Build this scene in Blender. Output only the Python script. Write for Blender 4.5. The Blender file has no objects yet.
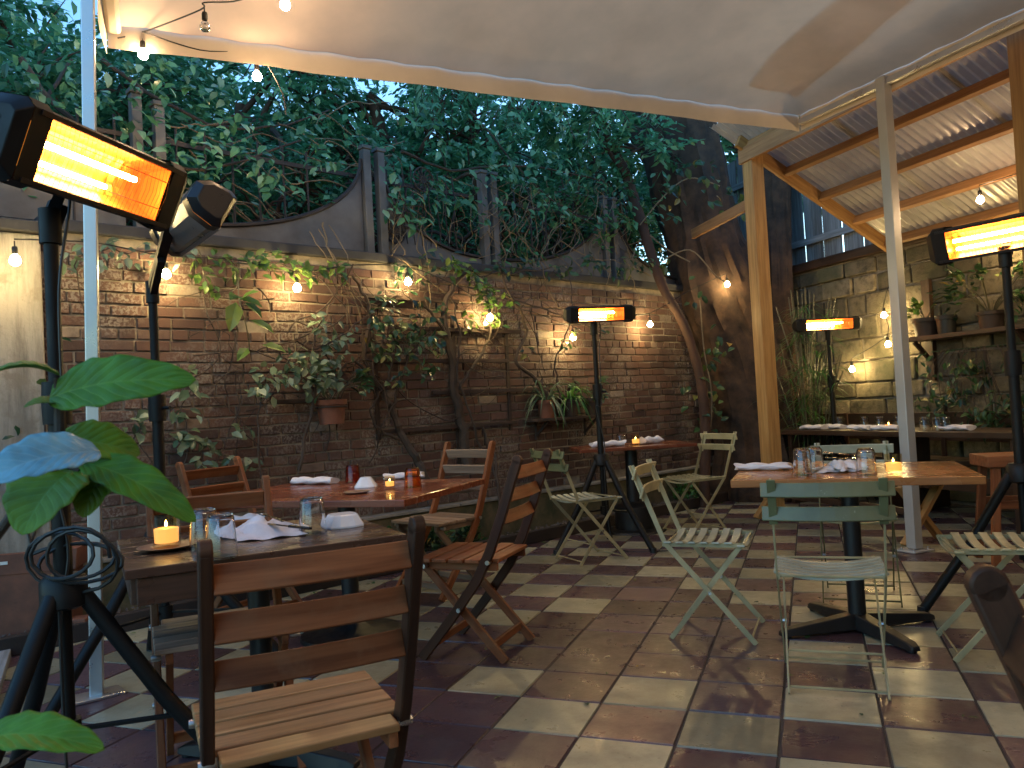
import bpy, math, random
from mathutils import Vector as V, Matrix as M
PI = math.pi
rng = random.Random(7)
C = bpy.context.scene.collection
scene = bpy.context.scene

# ------------------------------------------------------------------ camera
CAM_H = 1.14
FPX = 792.5
yaw, pitch, roll = [math.radians(a) for a in (-20.48, 1.64, -3.09)]
Fw = V((math.sin(yaw)*math.cos(pitch), math.cos(yaw)*math.cos(pitch), math.sin(pitch)))
_r = V((math.cos(yaw), -math.sin(yaw), 0)); _u = _r.cross(Fw)
Rt = _r*math.cos(roll) + _u*math.sin(roll)
Up = -_r*math.sin(roll) + _u*math.cos(roll)
CP = V((0, 0, CAM_H))
cam_d = bpy.data.cameras.new('camera'); cam = bpy.data.objects.new('camera', cam_d); C.objects.link(cam)
mw = M.Identity(4)
for i in range(3):
    mw[i][0] = Rt[i]; mw[i][1] = Up[i]; mw[i][2] = -Fw[i]; mw[i][3] = CP[i]
cam.matrix_world = mw
cam_d.sensor_width = 36; cam_d.lens = FPX/1024*36; cam_d.clip_end = 500; cam_d.clip_start = 0.05
cam_d.dof.use_dof = True; cam_d.dof.focus_distance = 4.2; cam_d.dof.aperture_fstop = 11
scene.camera = cam

def ray(px, py): return Fw + Rt*((px-512)/FPX) - Up*((py-384)/FPX)
def at_z(px, py, z=0.0):
    d = ray(px, py); return CP + d*((z-CAM_H)/d.z)
def at_d(px, py, D): return CP + ray(px, py)*D
def at_pl(px, py, P, n):
    d = ray(px, py); return CP + d*((P-CP).dot(n)/d.dot(n))

# the yard's two walls: brick wall (direction dW) and stone wall (direction dR)
dW = V((.455, .89, 0)).normalized(); nW = V((dW.y, -dW.x, 0))
K0 = V((-2.539, 5.662, 0)); W0 = K0 - nW*.3
dR = V((.66, -.75, 0)).normalized(); nR = V((-dR.y, dR.x, 0))      # nR points away from the camera, into the wall
def on_wall(px, py, off=.08): return at_pl(px, py, W0+nW*off, nW)
def wall_s(p): return (p-W0).dot(dW)
def wpt(s, off, z): return W0 + dW*s + nW*off + V((0, 0, z))
def rpt(a, off, z): return dR*a + nR*off + V((0, 0, z))
def az(deg): return V((math.sin(math.radians(deg)), math.cos(math.radians(deg)), 0))

# ------------------------------------------------------------------ mesh builder
class MB:
    def __init__(s): s.v = []; s.f = []; s.g = []; s.t = []; s.sm = []; s.mi = []
    def add(s, vs, fs, grain=None, tint=None, smooth=False, mi=0):
        b = len(s.v); s.v.extend([tuple(p) for p in vs])
        s.g.extend([tuple(p) for p in (grain if grain is not None else vs)])
        t = rng.random() if tint is None else tint
        for f in fs:
            s.f.append([i+b for i in f]); s.t.append(t); s.sm.append(smooth); s.mi.append(mi)
        return s
    def box(s, c, size, R=None, tint=None, mi=0, taper=1.0):
        R = R or M.Identity(3); c = V(c); hx, hy, hz = [d/2 for d in size]
        loc = [V((x*(taper if z > 0 else 1), y*(taper if z > 0 else 1), z)) for x in (-hx, hx) for y in (-hy, hy) for z in (-hz, hz)]
        vs = [c + R @ p for p in loc]
        ax = max(range(3), key=lambda i: size[i]); o = V((rng.random()*20, rng.random()*20, rng.random()*20))
        gr = [V((p[ax], p[(ax+1) % 3], p[(ax+2) % 3])) + o for p in loc]
        fs = [(0,1,3,2), (4,6,7,5), (0,4,5,1), (2,3,7,6), (0,2,6,4), (1,5,7,3)]
        return s.add(vs, fs, gr, tint, False, mi)
    def bar(s, a, b, w, h, up=(0,0,1), tint=None, mi=0):
        a, b = V(a), V(b); x = (b-a).normalized(); up = V(up)
        if abs(x.dot(up)) > .98: up = V((1,0,0)) if abs(x.x) < .9 else V((0,1,0))
        y = up.cross(x).normalized(); z = x.cross(y)
        R = M((x, y, z)).transposed()
        return s.box((a+b)/2, ((b-a).length, w, h), R, tint, mi)
    def path(s, pts, w, h, side, tint=None):
        """rectangular section swept along pts; w along side, h along the normal"""
        pts = [V(p) for p in pts]; side = V(side).normalized(); vs = []; gr = []; L = 0; o = rng.random()*20
        for i, p in enumerate(pts):
            t = (pts[min(i+1, len(pts)-1)] - pts[max(i-1, 0)]).normalized(); n = side.cross(t).normalized()
            if i: L += (p-pts[i-1]).length
            for a, b in ((-1,-1), (1,-1), (1,1), (-1,1)):
                vs.append(p + side*(a*w/2) + n*(b*h/2)); gr.append(V((L+o, a*w/2+o, b*h/2)))
        fs = []
        for i in range(len(pts)-1):
            for k in range(4):
                fs.append((i*4+k, i*4+(k+1) % 4, i*4+4+(k+1) % 4, i*4+4+k))
        e = len(pts)*4-4
        fs += [(3,2,1,0), (e, e+1, e+2, e+3)]
        return s.add(vs, fs, gr, tint)
    def tube(s, pts, r, n=8, tint=None, mi=0, caps=True):
        pts = [V(p) for p in pts]; m = len(pts)
        rs = r if isinstance(r, (list, tuple)) else [r]*m
        vs = []; gr = []; L = 0; ref = None
        for i, p in enumerate(pts):
            t = (pts[min(i+1, m-1)] - pts[max(i-1, 0)])
            t = t.normalized() if t.length > 1e-9 else V((0,0,1))
            if ref is None:
                ref = V((0,0,1)) if abs(t.z) < .9 else V((1,0,0))
            x = (ref - t*ref.dot(t)).normalized(); y = t.cross(x); ref = x
            if i: L += (p-pts[i-1]).length
            for k in range(n):
                a = 2*PI*k/n; vs.append(p + x*(rs[i]*math.cos(a)) + y*(rs[i]*math.sin(a)))
                gr.append(V((L, rs[i]*math.cos(a), rs[i]*math.sin(a))))
        fs = [(i*n+k, i*n+(k+1) % n, (i+1)*n+(k+1) % n, (i+1)*n+k) for i in range(m-1) for k in range(n)]
        t = rng.random() if tint is None else tint
        s.add(vs, fs, gr, t, True, mi)
        if caps:
            b = len(s.v) - m*n
            for f in (list(range(n))[::-1], [(m-1)*n+k for k in range(n)]):
                s.f.append([i+b for i in f]); s.t.append(t); s.sm.append(False); s.mi.append(mi)
        return s
    def lathe(s, prof, c=(0,0,0), n=20, tint=None, mi=0, R=None):
        """prof: list of (radius, z)"""
        c = V(c); vs = []
        for r, z in prof:
            for k in range(n):
                a = 2*PI*k/n; p = V((r*math.cos(a), r*math.sin(a), z)); vs.append(c + (R @ p if R else p))
        fs = [(i*n+k, i*n+(k+1) % n, (i+1)*n+(k+1) % n, (i+1)*n+k) for i in range(len(prof)-1) for k in range(n)]
        return s.add(vs, fs, None, tint, True, mi)
    def prism(s, poly, x0, x1, fn, tint=None, mi=0, scale1=1.0, caps=True):
        """poly: list of (a,b); fn(x,a,b)->point ; extruded from x0 to x1"""
        n = len(poly)
        vs = [fn(x0, a, b) for a, b in poly] + [fn(x1, a*scale1, b*scale1) for a, b in poly]
        fs = [(k, (k+1) % n, n+(k+1) % n, n+k) for k in range(n)]
        if caps: fs += [tuple(range(n))[::-1], tuple(range(n, 2*n))]
        return s.add(vs, fs, None, tint, False, mi)
    def sheet(s, fn, nu, nv, tint=None, smooth=True, mi=0):
        vs = [fn(i/nu, j/nv) for j in range(nv+1) for i in range(nu+1)]
        gr = [V((i/nu, j/nv, 0)) for j in range(nv+1) for i in range(nu+1)]
        fs = [(j*(nu+1)+i, j*(nu+1)+i+1, (j+1)*(nu+1)+i+1, (j+1)*(nu+1)+i) for j in range(nv) for i in range(nu)]
        return s.add(vs, fs, gr, tint, smooth, mi)
    def leaf(s, base, d, nrm, L, W, tint=None, curl=.15, smooth=False):
        d = d.normalized(); sd = d.cross(nrm)
        if sd.length < 1e-4: sd = d.cross(V((.3, .5, .8)))
        sd.normalize(); nn = sd.cross(d)
        f = .12*W
        vs = [base, base+d*(L*.35)+sd*(W*.5)+nn*f, base+d*(L*.75)+sd*(W*.36)+nn*(f-curl*L*.4), base+d*L-nn*(curl*L),
              base+d*(L*.75)-sd*(W*.36)+nn*(f-curl*L*.4), base+d*(L*.35)-sd*(W*.5)+nn*f, base+d*(L*.55)-nn*(curl*L*.2)]
        return s.add(vs, [(0,1,6), (1,2,6), (2,3,6), (3,4,6), (4,5,6), (5,0,6)], None, tint, smooth)
    def leaf4(s, base, d, nrm, L, W, tint=None):
        sd = d.cross(nrm)
        if sd.length < 1e-4: sd = V((1,0,0))
        sd.normalize()
        return s.add([base, base+d*(L*.45)+sd*(W*.5), base+d*L, base+d*(L*.45)-sd*(W*.5)], [(0,1,2,3)], None, tint)
    def build(s, name, mat, parent=None, bevel=0, smooth=None):
        me = bpy.data.meshes.new(name); me.from_pydata(s.v, [], s.f)
        a = me.attributes.new('grain', 'FLOAT_VECTOR', 'POINT'); a.data.foreach_set('vector', [c for p in s.g for c in p])
        a = me.attributes.new('tint', 'FLOAT', 'FACE'); a.data.foreach_set('value', s.t)
        me.polygons.foreach_set('use_smooth', s.sm if smooth is None else [smooth]*len(s.f))
        for m in (mat if isinstance(mat, (list, tuple)) else [mat]): me.materials.append(m)
        me.polygons.foreach_set('material_index', s.mi)
        me.update()
        if any(s.sm) or smooth: me.set_sharp_from_angle(angle=math.radians(38))
        o = bpy.data.objects.new(name, me); C.objects.link(o)
        if parent: o.parent = parent
        if bevel:
            b = o.modifiers.new('bevel', 'BEVEL'); b.width = bevel; b.segments = 2; b.limit_method = 'ANGLE'; b.angle_limit = .7
        return o

def tag(o, label=None, cat=None, group=None, kind=None):
    if label: o['label'] = label
    if cat: o['category'] = cat
    if group: o['group'] = group
    if kind: o['kind'] = kind
    return o
def thing(name, label, cat, loc=(0,0,0), rz=0, group=None):
    o = bpy.data.objects.new(name, None); C.objects.link(o); o.empty_display_size = .1
    o.location = loc; o.rotation_euler = (0, 0, rz)
    return tag(o, label, cat, group)
def kids(o): return [c for c in bpy.data.objects if c.parent == o]
def copy_tree(o, parent=None):
    c = o.copy(); C.objects.link(c); c.parent = parent
    for ch in kids(o): copy_tree(ch, c)
    return c
def put(o, loc, rz, label, group=None):
    o.location = loc; o.rotation_euler = (0, 0, rz); o['label'] = label
    if group: o['group'] = group
    return o

# ------------------------------------------------------------------ materials
def nm(name):
    m = bpy.data.materials.new(name); m.use_nodes = True
    nt = m.node_tree; return m, nt, nt.nodes, nt.links, nt.nodes['Principled BSDF']
def node(nt, typ, **kw):
    n = nt.nodes.new(typ)
    for k, v in kw.items(): setattr(n, k, v)
    return n
def ramp(nt, stops):
    r = nt.nodes.new('ShaderNodeValToRGB'); e = r.color_ramp.elements
    while len(e) < len(stops): e.new(.5)
    for el, (p, c) in zip(e, stops): el.position = p; el.color = (*c, 1)
    return r
def attr(nt, name): 
    a = nt.nodes.new('ShaderNodeAttribute'); a.attribute_name = name; return a
def noise(nt, scale, detail=4, vec=None, rough=.55):
    n = nt.nodes.new('ShaderNodeTexNoise'); n.inputs['Scale'].default_value = scale; n.inputs['Detail'].default_value = detail
    n.inputs['Roughness'].default_value = rough
    if vec is not None: nt.links.new(vec, n.inputs['Vector'])
    return n
def mixc(nt, a, b, fac, blend='MIX'):
    n = nt.nodes.new('ShaderNodeMix'); n.data_type = 'RGBA'; n.blend_type = blend
    for sock, val in ((n.inputs[6], a), (n.inputs[7], b), (n.inputs[0], fac)):
        if hasattr(val, 'is_output'): nt.links.new(val, sock)
        elif isinstance(val, (int, float)): sock.default_value = val
        else: sock.default_value = (*val, 1)
    return n.outputs[2]
def bump(nt, h, bs, strength=.3, dist=.01):
    b = nt.nodes.new('ShaderNodeBump'); b.inputs['Strength'].default_value = strength; b.inputs['Distance'].default_value = dist
    nt.links.new(h, b.inputs['Height']); nt.links.new(b.outputs[0], bs.inputs['Normal'])
def maprange(nt, v, a, b, c, d):
    n = nt.nodes.new('ShaderNodeMapRange'); nt.links.new(v, n.inputs[0])
    for i, x in enumerate((a, b, c, d)): n.inputs[i+1].default_value = x
    return n.outputs[0]
def objco(nt): return nt.nodes.new('ShaderNodeTexCoord').outputs['Object']

def wood(name, dark, light, rough=.5, worn=None, spread=.35, bmp=.25):
    m, nt, N, L, bs = nm(name)
    g = attr(nt, 'grain'); mp = N.new('ShaderNodeMapping'); mp.inputs['Scale'].default_value = (2.2, 38, 38); L.new(g.outputs['Vector'], mp.inputs[0])
    n = noise(nt, 1.0, 6, mp.outputs[0], .6); r = ramp(nt, [(.3, dark), (.7, light)]); L.new(n.outputs[0], r.inputs[0])
    t = attr(nt, 'tint'); v = maprange(nt, t.outputs['Fac'], 0, 1, 1-spread, 1+spread)
    hs = N.new('ShaderNodeHueSaturation'); L.new(r.outputs[0], hs.inputs['Color']); L.new(v, hs.inputs['Value'])
    col = hs.outputs[0]
    if worn:
        n2 = noise(nt, 9, 5, objco(nt)); f = maprange(nt, n2.outputs[0], .5, .7, 0, .6); col = mixc(nt, col, worn, f)
    L.new(col, bs.inputs['Base Color'])
    n3 = noise(nt, 6, 4, objco(nt)); L.new(maprange(nt, n3.outputs[0], .3, .7, rough-.12, rough+.15), bs.inputs['Roughness'])
    bump(nt, n.outputs[0], bs, bmp, .003)
    return m
def plain(name, col, rough=.5, metal=0, var=.25, scale=6, bmp=0, col2=None):
    m, nt, N, L, bs = nm(name)
    n = noise(nt, scale, 6, objco(nt), .6)
    c2 = col2 or tuple(c*(1-var) for c in col)
    r = ramp(nt, [(.35, c2), (.65, col)]); L.new(n.outputs[0], r.inputs[0]); L.new(r.outputs[0], bs.inputs['Base Color'])
    L.new(maprange(nt, n.outputs[0], .3, .7, max(.03, rough-.1), min(1, rough+.12)), bs.inputs['Roughness']); bs.inputs['Metallic'].default_value = metal
    if bmp:
        nb = noise(nt, scale*6, 5, objco(nt)); bump(nt, nb.outputs[0], bs, bmp, .004)
    return m
def painted(name, paint, under, amount=.6, rough=.45):
    """chipped, dirty paint over metal or wood"""
    m, nt, N, L, bs = nm(name); co = objco(nt)
    n = noise(nt, 28, 6, co, .65); f = maprange(nt, n.outputs[0], amount, amount+.05, 0, 1)
    n2 = noise(nt, 5, 4, co); d = mixc(nt, paint, tuple(c*.55 for c in paint), maprange(nt, n2.outputs[0], .35, .7, 0, 1))
    L.new(mixc(nt, d, under, f), bs.inputs['Base Color']); bs.inputs['Roughness'].default_value = rough
    bump(nt, n.outputs[0], bs, .15, .001)
    return m
def emit(name, col, strength):
    m, nt, N, L, bs = nm(name); bs.inputs['Base Color'].default_value = (*col, 1)
    bs.inputs['Emission Color'].default_value = (*col, 1); bs.inputs['Emission Strength'].default_value = strength
    return m
def glass(name, col=(1,1,1), rough=.02, ior=1.45):
    m, nt, N, L, bs = nm(name); bs.inputs['Base Color'].default_value = (*col, 1)
    bs.inputs['Transmission Weight'].default_value = 1; bs.inputs['Roughness'].default_value = rough; bs.inputs['IOR'].default_value = ior
    return m
def foliage(name, stops, rough=.45, trans=.3, spec=.5):
    m, nt, N, L, bs = nm(name)
    t = attr(nt, 'tint'); r = ramp(nt, stops); L.new(t.outputs['Fac'], r.inputs[0])
    n = noise(nt, 3, 3, objco(nt)); c = mixc(nt, r.outputs[0], (.5, .5, .5), maprange(nt, n.outputs[0], .3, .7, 0, .9), 'MULTIPLY')
    L.new(c, bs.inputs['Base Color']); bs.inputs['Roughness'].default_value = rough; bs.inputs['Specular IOR Level'].default_value = spec
    tr = N.new('ShaderNodeBsdfTranslucent'); L.new(c, tr.inputs[0])
    mx = N.new('ShaderNodeMixShader'); mx.inputs[0].default_value = trans
    L.new(bs.outputs[0], mx.inputs[1]); L.new(tr.outputs[0], mx.inputs[2]); L.new(mx.outputs[0], N['Material Output'].inputs[0])
    return m

mt = {}
def spec(m, v): m.node_tree.nodes['Principled BSDF'].inputs['Specular IOR Level'].default_value = v
mt['teak'] = wood('teak', (.115,.034,.012), (.28,.098,.038), .55, worn=(.22,.115,.06))
mt['dark_teak'] = wood('dark_teak', (.032,.013,.008), (.085,.036,.019), .5)
mt['grey_teak'] = wood('grey_teak', (.14,.09,.06), (.30,.21,.15), .5)
spec(mt['teak'], .2); spec(mt['dark_teak'], .2)
mt['tan_teak'] = wood('tan_teak', (.19,.080,.026), (.42,.215,.085), .4)
mt['red_wood'] = wood('red_wood', (.11,.026,.014), (.26,.075,.036), .22, spread=.15, bmp=.05)
mt['walnut'] = wood('walnut', (.04,.018,.012), (.11,.05,.03), .28, spread=.15, bmp=.05)
mt['honey'] = wood('honey', (.21,.070,.020), (.42,.17,.05), .25, spread=.2, bmp=.05)
mt['dark_plank'] = wood('dark_plank', (.025,.013,.008), (.07,.035,.02), .45)
mt['pine'] = wood('pine', (.24,.115,.035), (.44,.245,.085), .55)
mt['joist'] = wood('joist', (.26,.12,.045), (.46,.24,.10), .6)
mt['fence_board'] = wood('fence_board', (.10,.10,.10), (.26,.27,.28), .75)
mt['batten'] = wood('batten', (.02,.012,.009), (.06,.035,.025), .8)
mt['green_paint'] = painted('green_paint', (.14,.15,.07), (.32,.30,.20), .66, .4)
mt['cream_paint'] = painted('cream_paint', (.56,.48,.27), (.22,.17,.1), .64, .4)
mt['pale_slat'] = painted('pale_slat', (.46,.46,.35), (.2,.2,.13), .66, .35)
mt['chair_metal'] = painted('chair_metal', (.42,.36,.20), (.10,.07,.04), .66, .38)
mt['black'] = plain('black_powder_coat', (.008,.0075,.0075), .5, 0, .3, 12)
mt['black'].node_tree.nodes['Principled BSDF'].inputs['Specular IOR Level'].default_value = .25
mt['cast_iron'] = plain('cast_iron', (.009,.009,.010), .45, .0, .3, 20)
mt['housing'] = plain('heater_housing', (.03,.024,.023), .35, .4, .2, 10)
mt['housing_alu'] = plain('heater_aluminium', (.34,.34,.36), .35, .8, .2, 10)
mt['alu'] = plain('aluminium', (.62,.62,.63), .32, .85, .15, 5)
mt['white_metal'] = plain('white_metal', (.52,.52,.52), .35, .3, .10, 2.5)
mt['steel'] = plain('steel', (.45,.45,.46), .25, 1, .1, 8)
mt['bolt'] = plain('bolt_steel', (.6,.58,.55), .3, 1, .1, 8)
mt['terracotta'] = plain('terracotta', (.22,.08,.045), .75, 0, .5, 7, .3)
mt['dark_pot'] = plain('dark_pot', (.05,.03,.022), .6, 0, .4, 7, .2)
mt['soil'] = plain('soil', (.045,.03,.02), .95, 0, .5, 14, .8)
mt['moss_wall'] = plain('mossy_plinth', (.16,.12,.065), .9, 0, .6, 7, .6, (.05,.055,.025))
mt['cap'] = plain('pale_cap', (.36,.33,.28), .7, 0, .5, 5, .3)
mt['kerb'] = plain('kerb_timber', (.035,.022,.018), .7, 0, .5, 6, .4)
mt['coping'] = plain('coping', (.05,.05,.055), .8, 0, .5, 6, .4)
mt['panel'] = plain('fence_metal', (.155,.155,.155), .55, .2, .45, 4, .15, (.09,.085,.08))
mt['iron'] = plain('rusty_iron', (.05,.042,.04), .6, .3, .5, 9, .2)
def stucco_mat():
    m, nt, N, L, bs = nm('stucco'); co = objco(nt); mp = N.new('ShaderNodeMapping'); mp.inputs['Scale'].default_value = (5, 5, .7); L.new(co, mp.inputs[0])
    a = noise(nt, 2.0, 8, mp.outputs[0], .7); b = noise(nt, 4.5, 8, co, .7)
    c = mixc(nt, (.36,.33,.28), (.13,.12,.10), maprange(nt, a.outputs[0], .42, .68, 0, 1)); c = mixc(nt, c, (.22,.19,.15), maprange(nt, b.outputs[0], .5, .6, 0, .8))
    L.new(c, bs.inputs['Base Color']); bs.inputs['Roughness'].default_value = .92; n3 = noise(nt, 40, 6, co, .7); bump(nt, n3.outputs[0], bs, .7, .006); return m
mt['stucco'] = stucco_mat()
mt['napkin'] = plain('napkin_cloth', (.74,.70,.74), .9, 0, .12, 30, .3)
mt['ceramic'] = plain('ceramic', (.76,.76,.80), .2, 0, .05, 4)
mt['slate'] = plain('saucer_clay', (.24,.13,.09), .35, 0, .3, 9)
mt['cutlery'] = plain('cutlery_steel', (.12,.12,.13), .22, 1, .2, 20)
mt['glass'] = glass('tumbler_glass')
mt['amber'] = glass('amber_glass', (1,.42,.08), .03)
mt['red_glass'] = glass('red_glass', (.9,.2,.1), .05)
def thin_glass(name, tint):
    m, nt, N, L, bs = nm(name); tr = N.new('ShaderNodeBsdfTransparent'); tr.inputs[0].default_value = (*tint, 1); gl = N.new('ShaderNodeBsdfGlossy'); gl.inputs['Roughness'].default_value = .04
    lw = N.new('ShaderNodeLayerWeight'); lw.inputs[0].default_value = .35; mx = N.new('ShaderNodeMixShader'); pw = node(nt, 'ShaderNodeMath', operation='POWER'); L.new(lw.outputs['Facing'], pw.inputs[0]); pw.inputs[1].default_value = 3.0; lw.inputs[0].default_value = .5; L.new(maprange(nt, pw.outputs[0], 0, 1, .03, .45), mx.inputs[0])
    L.new(tr.outputs[0], mx.inputs[1]); L.new(gl.outputs[0], mx.inputs[2]); L.new(mx.outputs[0], N['Material Output'].inputs[0]); return m
mt['candle_glass'] = thin_glass('candle_glass', (1,.93,.8))
mt['wax'] = emit('glowing_wax', (1.0,.52,.15), 1.15)
mt['flame'] = emit('flame', (1.0,.62,.2), 60)
mt['bulb'] = emit('bulb_lit', (1.0,.66,.36), 340)
mt['bulb_fill'] = emit('bulb_lit_fill', (1.0,.70,.42), 350)
mt['bulb_wall'] = emit('bulb_lit_cool', (1.0,.72,.30), 430)
mt['bulb_off'] = glass('bulb_unlit', (.95,.9,.8), .05)
mt['rubber'] = plain('black_rubber', (.012,.012,.012), .5, 0, .2, 10)
mt['tube'] = emit('heating_tube', (1.0,.60,.24), 105)
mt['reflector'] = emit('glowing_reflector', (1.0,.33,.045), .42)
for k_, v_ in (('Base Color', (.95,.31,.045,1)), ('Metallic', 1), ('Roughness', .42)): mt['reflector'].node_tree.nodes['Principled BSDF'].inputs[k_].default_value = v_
mt['grille'] = plain('hot_grille', (.30,.14,.05), .6, .3, .3, 9)
mt['foam_white'] = plain('label_white', (.7,.68,.62), .6)
mt['bark'] = plain('bark', (.085,.047,.029), .9, 0, .75, 7, 1.0)
mt['red_bark'] = plain('red_bark', (.085,.042,.028), .85, 0, .5, 7, .8)
mt['stem'] = plain('vine_stem', (.075,.05,.036), .85, 0, .5, 12, .5)
mt['dry_stem'] = plain('dry_stem', (.24,.18,.11), .85, 0, .4, 12, .3)
mt['green_stem'] = plain('green_stem', (.10,.09,.05), .5, 0, .4, 12, .2)
mt['tree_leaf'] = foliage('tree_leaf', [(0,(.05,.19,.10)), (.5,(.12,.41,.21)), (.85,(.23,.58,.34)), (1,(.42,.70,.50))], .28, .42)
mt['ivy_leaf'] = foliage('ivy_leaf', [(0,(.04,.14,.07)), (.5,(.10,.30,.13)), (.85,(.19,.45,.22)), (1,(.36,.58,.38))], .25, .38)
mt['vine_leaf'] = foliage('vine_leaf', [(0,(.02,.05,.025)), (.5,(.05,.12,.05)), (.8,(.09,.18,.06)), (.95,(.22,.25,.08)), (1,(.35,.22,.05))], .35, .3)
mt['bright_leaf'] = foliage('bright_leaf', [(0,(.06,.13,.03)), (.6,(.14,.27,.05)), (1,(.28,.36,.08))], .4, .35)
mt['pale_leaf'] = foliage('pale_leaf', [(0,(.06,.11,.06)), (.6,(.16,.25,.14)), (1,(.35,.42,.3))], .4, .25)
mt['strap_leaf'] = foliage('strap_leaf', [(0,(.025,.10,.02)), (.6,(.06,.21,.04)), (1,(.14,.32,.08))], .4, .3)
def big_leaf_mat(name, col, vein, rough, trans=.3):
    m, nt, N, L, bs = nm(name)
    g = attr(nt, 'grain'); sx = N.new('ShaderNodeSeparateXYZ'); L.new(g.outputs['Vector'], sx.inputs[0])
    # grain.x runs along the leaf, grain.y across it (0..1, midrib at .5)
    mth = lambda op, a, b=None: (lambda n: ([L.new(x, n.inputs[i]) if hasattr(x, 'is_output') else setattr(n.inputs[i], 'default_value', x) for i, x in enumerate((a, b)) if x is not None], n.outputs[0])[1])(node(nt, 'ShaderNodeMath', operation=op))
    dy = mth('ABSOLUTE', mth('SUBTRACT', sx.outputs[1], .5))
    ph = mth('SUBTRACT', sx.outputs[0], mth('MULTIPLY', dy, .55))
    saw = mth('ABSOLUTE', mth('SUBTRACT', mth('FRACT', mth('MULTIPLY', ph, 9.0)), .5))
    vv = mth('MAXIMUM', maprange(nt, saw, 0, .09, 1, 0), maprange(nt, dy, 0, .03, 1, 0))
    n = noise(nt, 22, 4, objco(nt)); base = mixc(nt, col, tuple(c*.55 for c in col), maprange(nt, n.outputs[0], .35, .7, 0, 1))
    c = mixc(nt, base, vein, mth('MULTIPLY', vv, .5)); L.new(c, bs.inputs['Base Color']); bs.inputs['Roughness'].default_value = rough
    bump(nt, mth('SUBTRACT', saw, mth('MULTIPLY', vv, .3)), bs, .35, .004)
    tr = N.new('ShaderNodeBsdfTranslucent'); L.new(c, tr.inputs[0]); mx = N.new('ShaderNodeMixShader'); mx.inputs[0].default_value = trans
    L.new(bs.outputs[0], mx.inputs[1]); L.new(tr.outputs[0], mx.inputs[2]); L.new(mx.outputs[0], N['Material Output'].inputs[0])
    return m
mt['big_leaf'] = big_leaf_mat('broad_leaf', (.105,.30,.010), (.22,.42,.06), .55)
mt['big_leaf_sky_tint'] = big_leaf_mat('broad_leaf_sky_reflection', (.20,.48,.62), (.28,.54,.66), .25, .15)  # pale blue base colour stands in for sky reflected on the leaf
mt['big_leaf_pale'] = big_leaf_mat('broad_leaf_pale', (.17,.33,.015), (.2,.4,.09), .55)

def tile_mat(name, a, b, stain, rough):
    m, nt, N, L, bs = nm(name); co = objco(nt)
    n = noise(nt, 7, 8, co, .65); n2 = noise(nt, 1.3, 3, co); n3 = noise(nt, 55, 4, co)
    c = mixc(nt, a, b, maprange(nt, n.outputs[0], .35, .68, 0, 1))
    c = mixc(nt, c, stain, maprange(nt, n2.outputs[0], .42, .68, 0, .85))
    t = attr(nt, 'tint'); hs = N.new('ShaderNodeHueSaturation'); L.new(c, hs.inputs['Color']); L.new(maprange(nt, t.outputs['Fac'], 0, 1, .62, 1.25), hs.inputs['Value'])
    c = mixc(nt, hs.outputs[0], tuple(x*.35 for x in a), maprange(nt, n3.outputs[0], .62, .72, 0, .6))
    L.new(c, bs.inputs['Base Color']); L.new(maprange(nt, n.outputs[0], .3, .7, rough-.14, rough+.16), bs.inputs['Roughness'])
    h = node(nt, 'ShaderNodeMath', operation='ADD'); L.new(n.outputs[0], h.inputs[0]); L.new(n3.outputs[0], h.inputs[1])
    bump(nt, h.outputs[0], bs, .28, .004)
    return m
mt['tile_light'] = tile_mat('tile_cream', (.41,.375,.25), (.28,.25,.165), (.19,.18,.12), .36)
mt['tile_dark'] = tile_mat('tile_maroon', (.110,.058,.066), (.066,.038,.045), (.082,.055,.066), .33)
mt['tile_red'] = tile_mat('tile_scuffed', (.12,.06,.06), (.2,.13,.12), (.09,.05,.05), .5)
mt['grout'] = plain('grout', (.06,.05,.047), .9, 0, .4, 9)
mt['ground'] = plain('bare_ground', (.05,.045,.035), .95, 0, .5, 1.5)
mt['gravel'] = plain('gravel', (.17,.14,.12), .8, 0, .5, 10, .4)

def brick_mat():
    m, nt, N, L, bs = nm('old_brick'); co = objco(nt)
    t = attr(nt, 'tint')
    r = ramp(nt, [(0,(.075,.042,.034)), (.3,(.115,.058,.043)), (.62,(.15,.076,.053)), (.82,(.115,.066,.053)), (.95,(.165,.10,.075)), (1,(.28,.22,.17))]); L.new(t.outputs['Fac'], r.inputs[0])
    n = noise(nt, 24, 7, co, .65); c = mixc(nt, r.outputs[0], (.07,.045,.038), maprange(nt, n.outputs[0], .5, .75, 0, .75))
    n2 = noise(nt, 2.1, 5, co); n4 = noise(nt, 60, 4, co)
    mlt = node(nt, 'ShaderNodeMath', operation='MULTIPLY'); L.new(maprange(nt, n2.outputs[0], .47, .62, 0, 1), mlt.inputs[0]); L.new(maprange(nt, n4.outputs[0], .45, .58, 0, .75), mlt.inputs[1])
    c = mixc(nt, c, (.36,.32,.27), mlt.outputs[0])
    n3 = noise(nt, 1.1, 4, co); c = mixc(nt, c, (.35,.33,.36), maprange(nt, n3.outputs[0], .4, .7, 0, .8), 'MULTIPLY')
    L.new(c, bs.inputs['Base Color']); bs.inputs['Roughness'].default_value = .85
    bump(nt, n.outputs[0], bs, .6, .008)
    return m
mt['brick'] = brick_mat()
mt['mortar'] = plain('mortar', (.30,.255,.205), .95, 0, .55, 9, .6)
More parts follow.
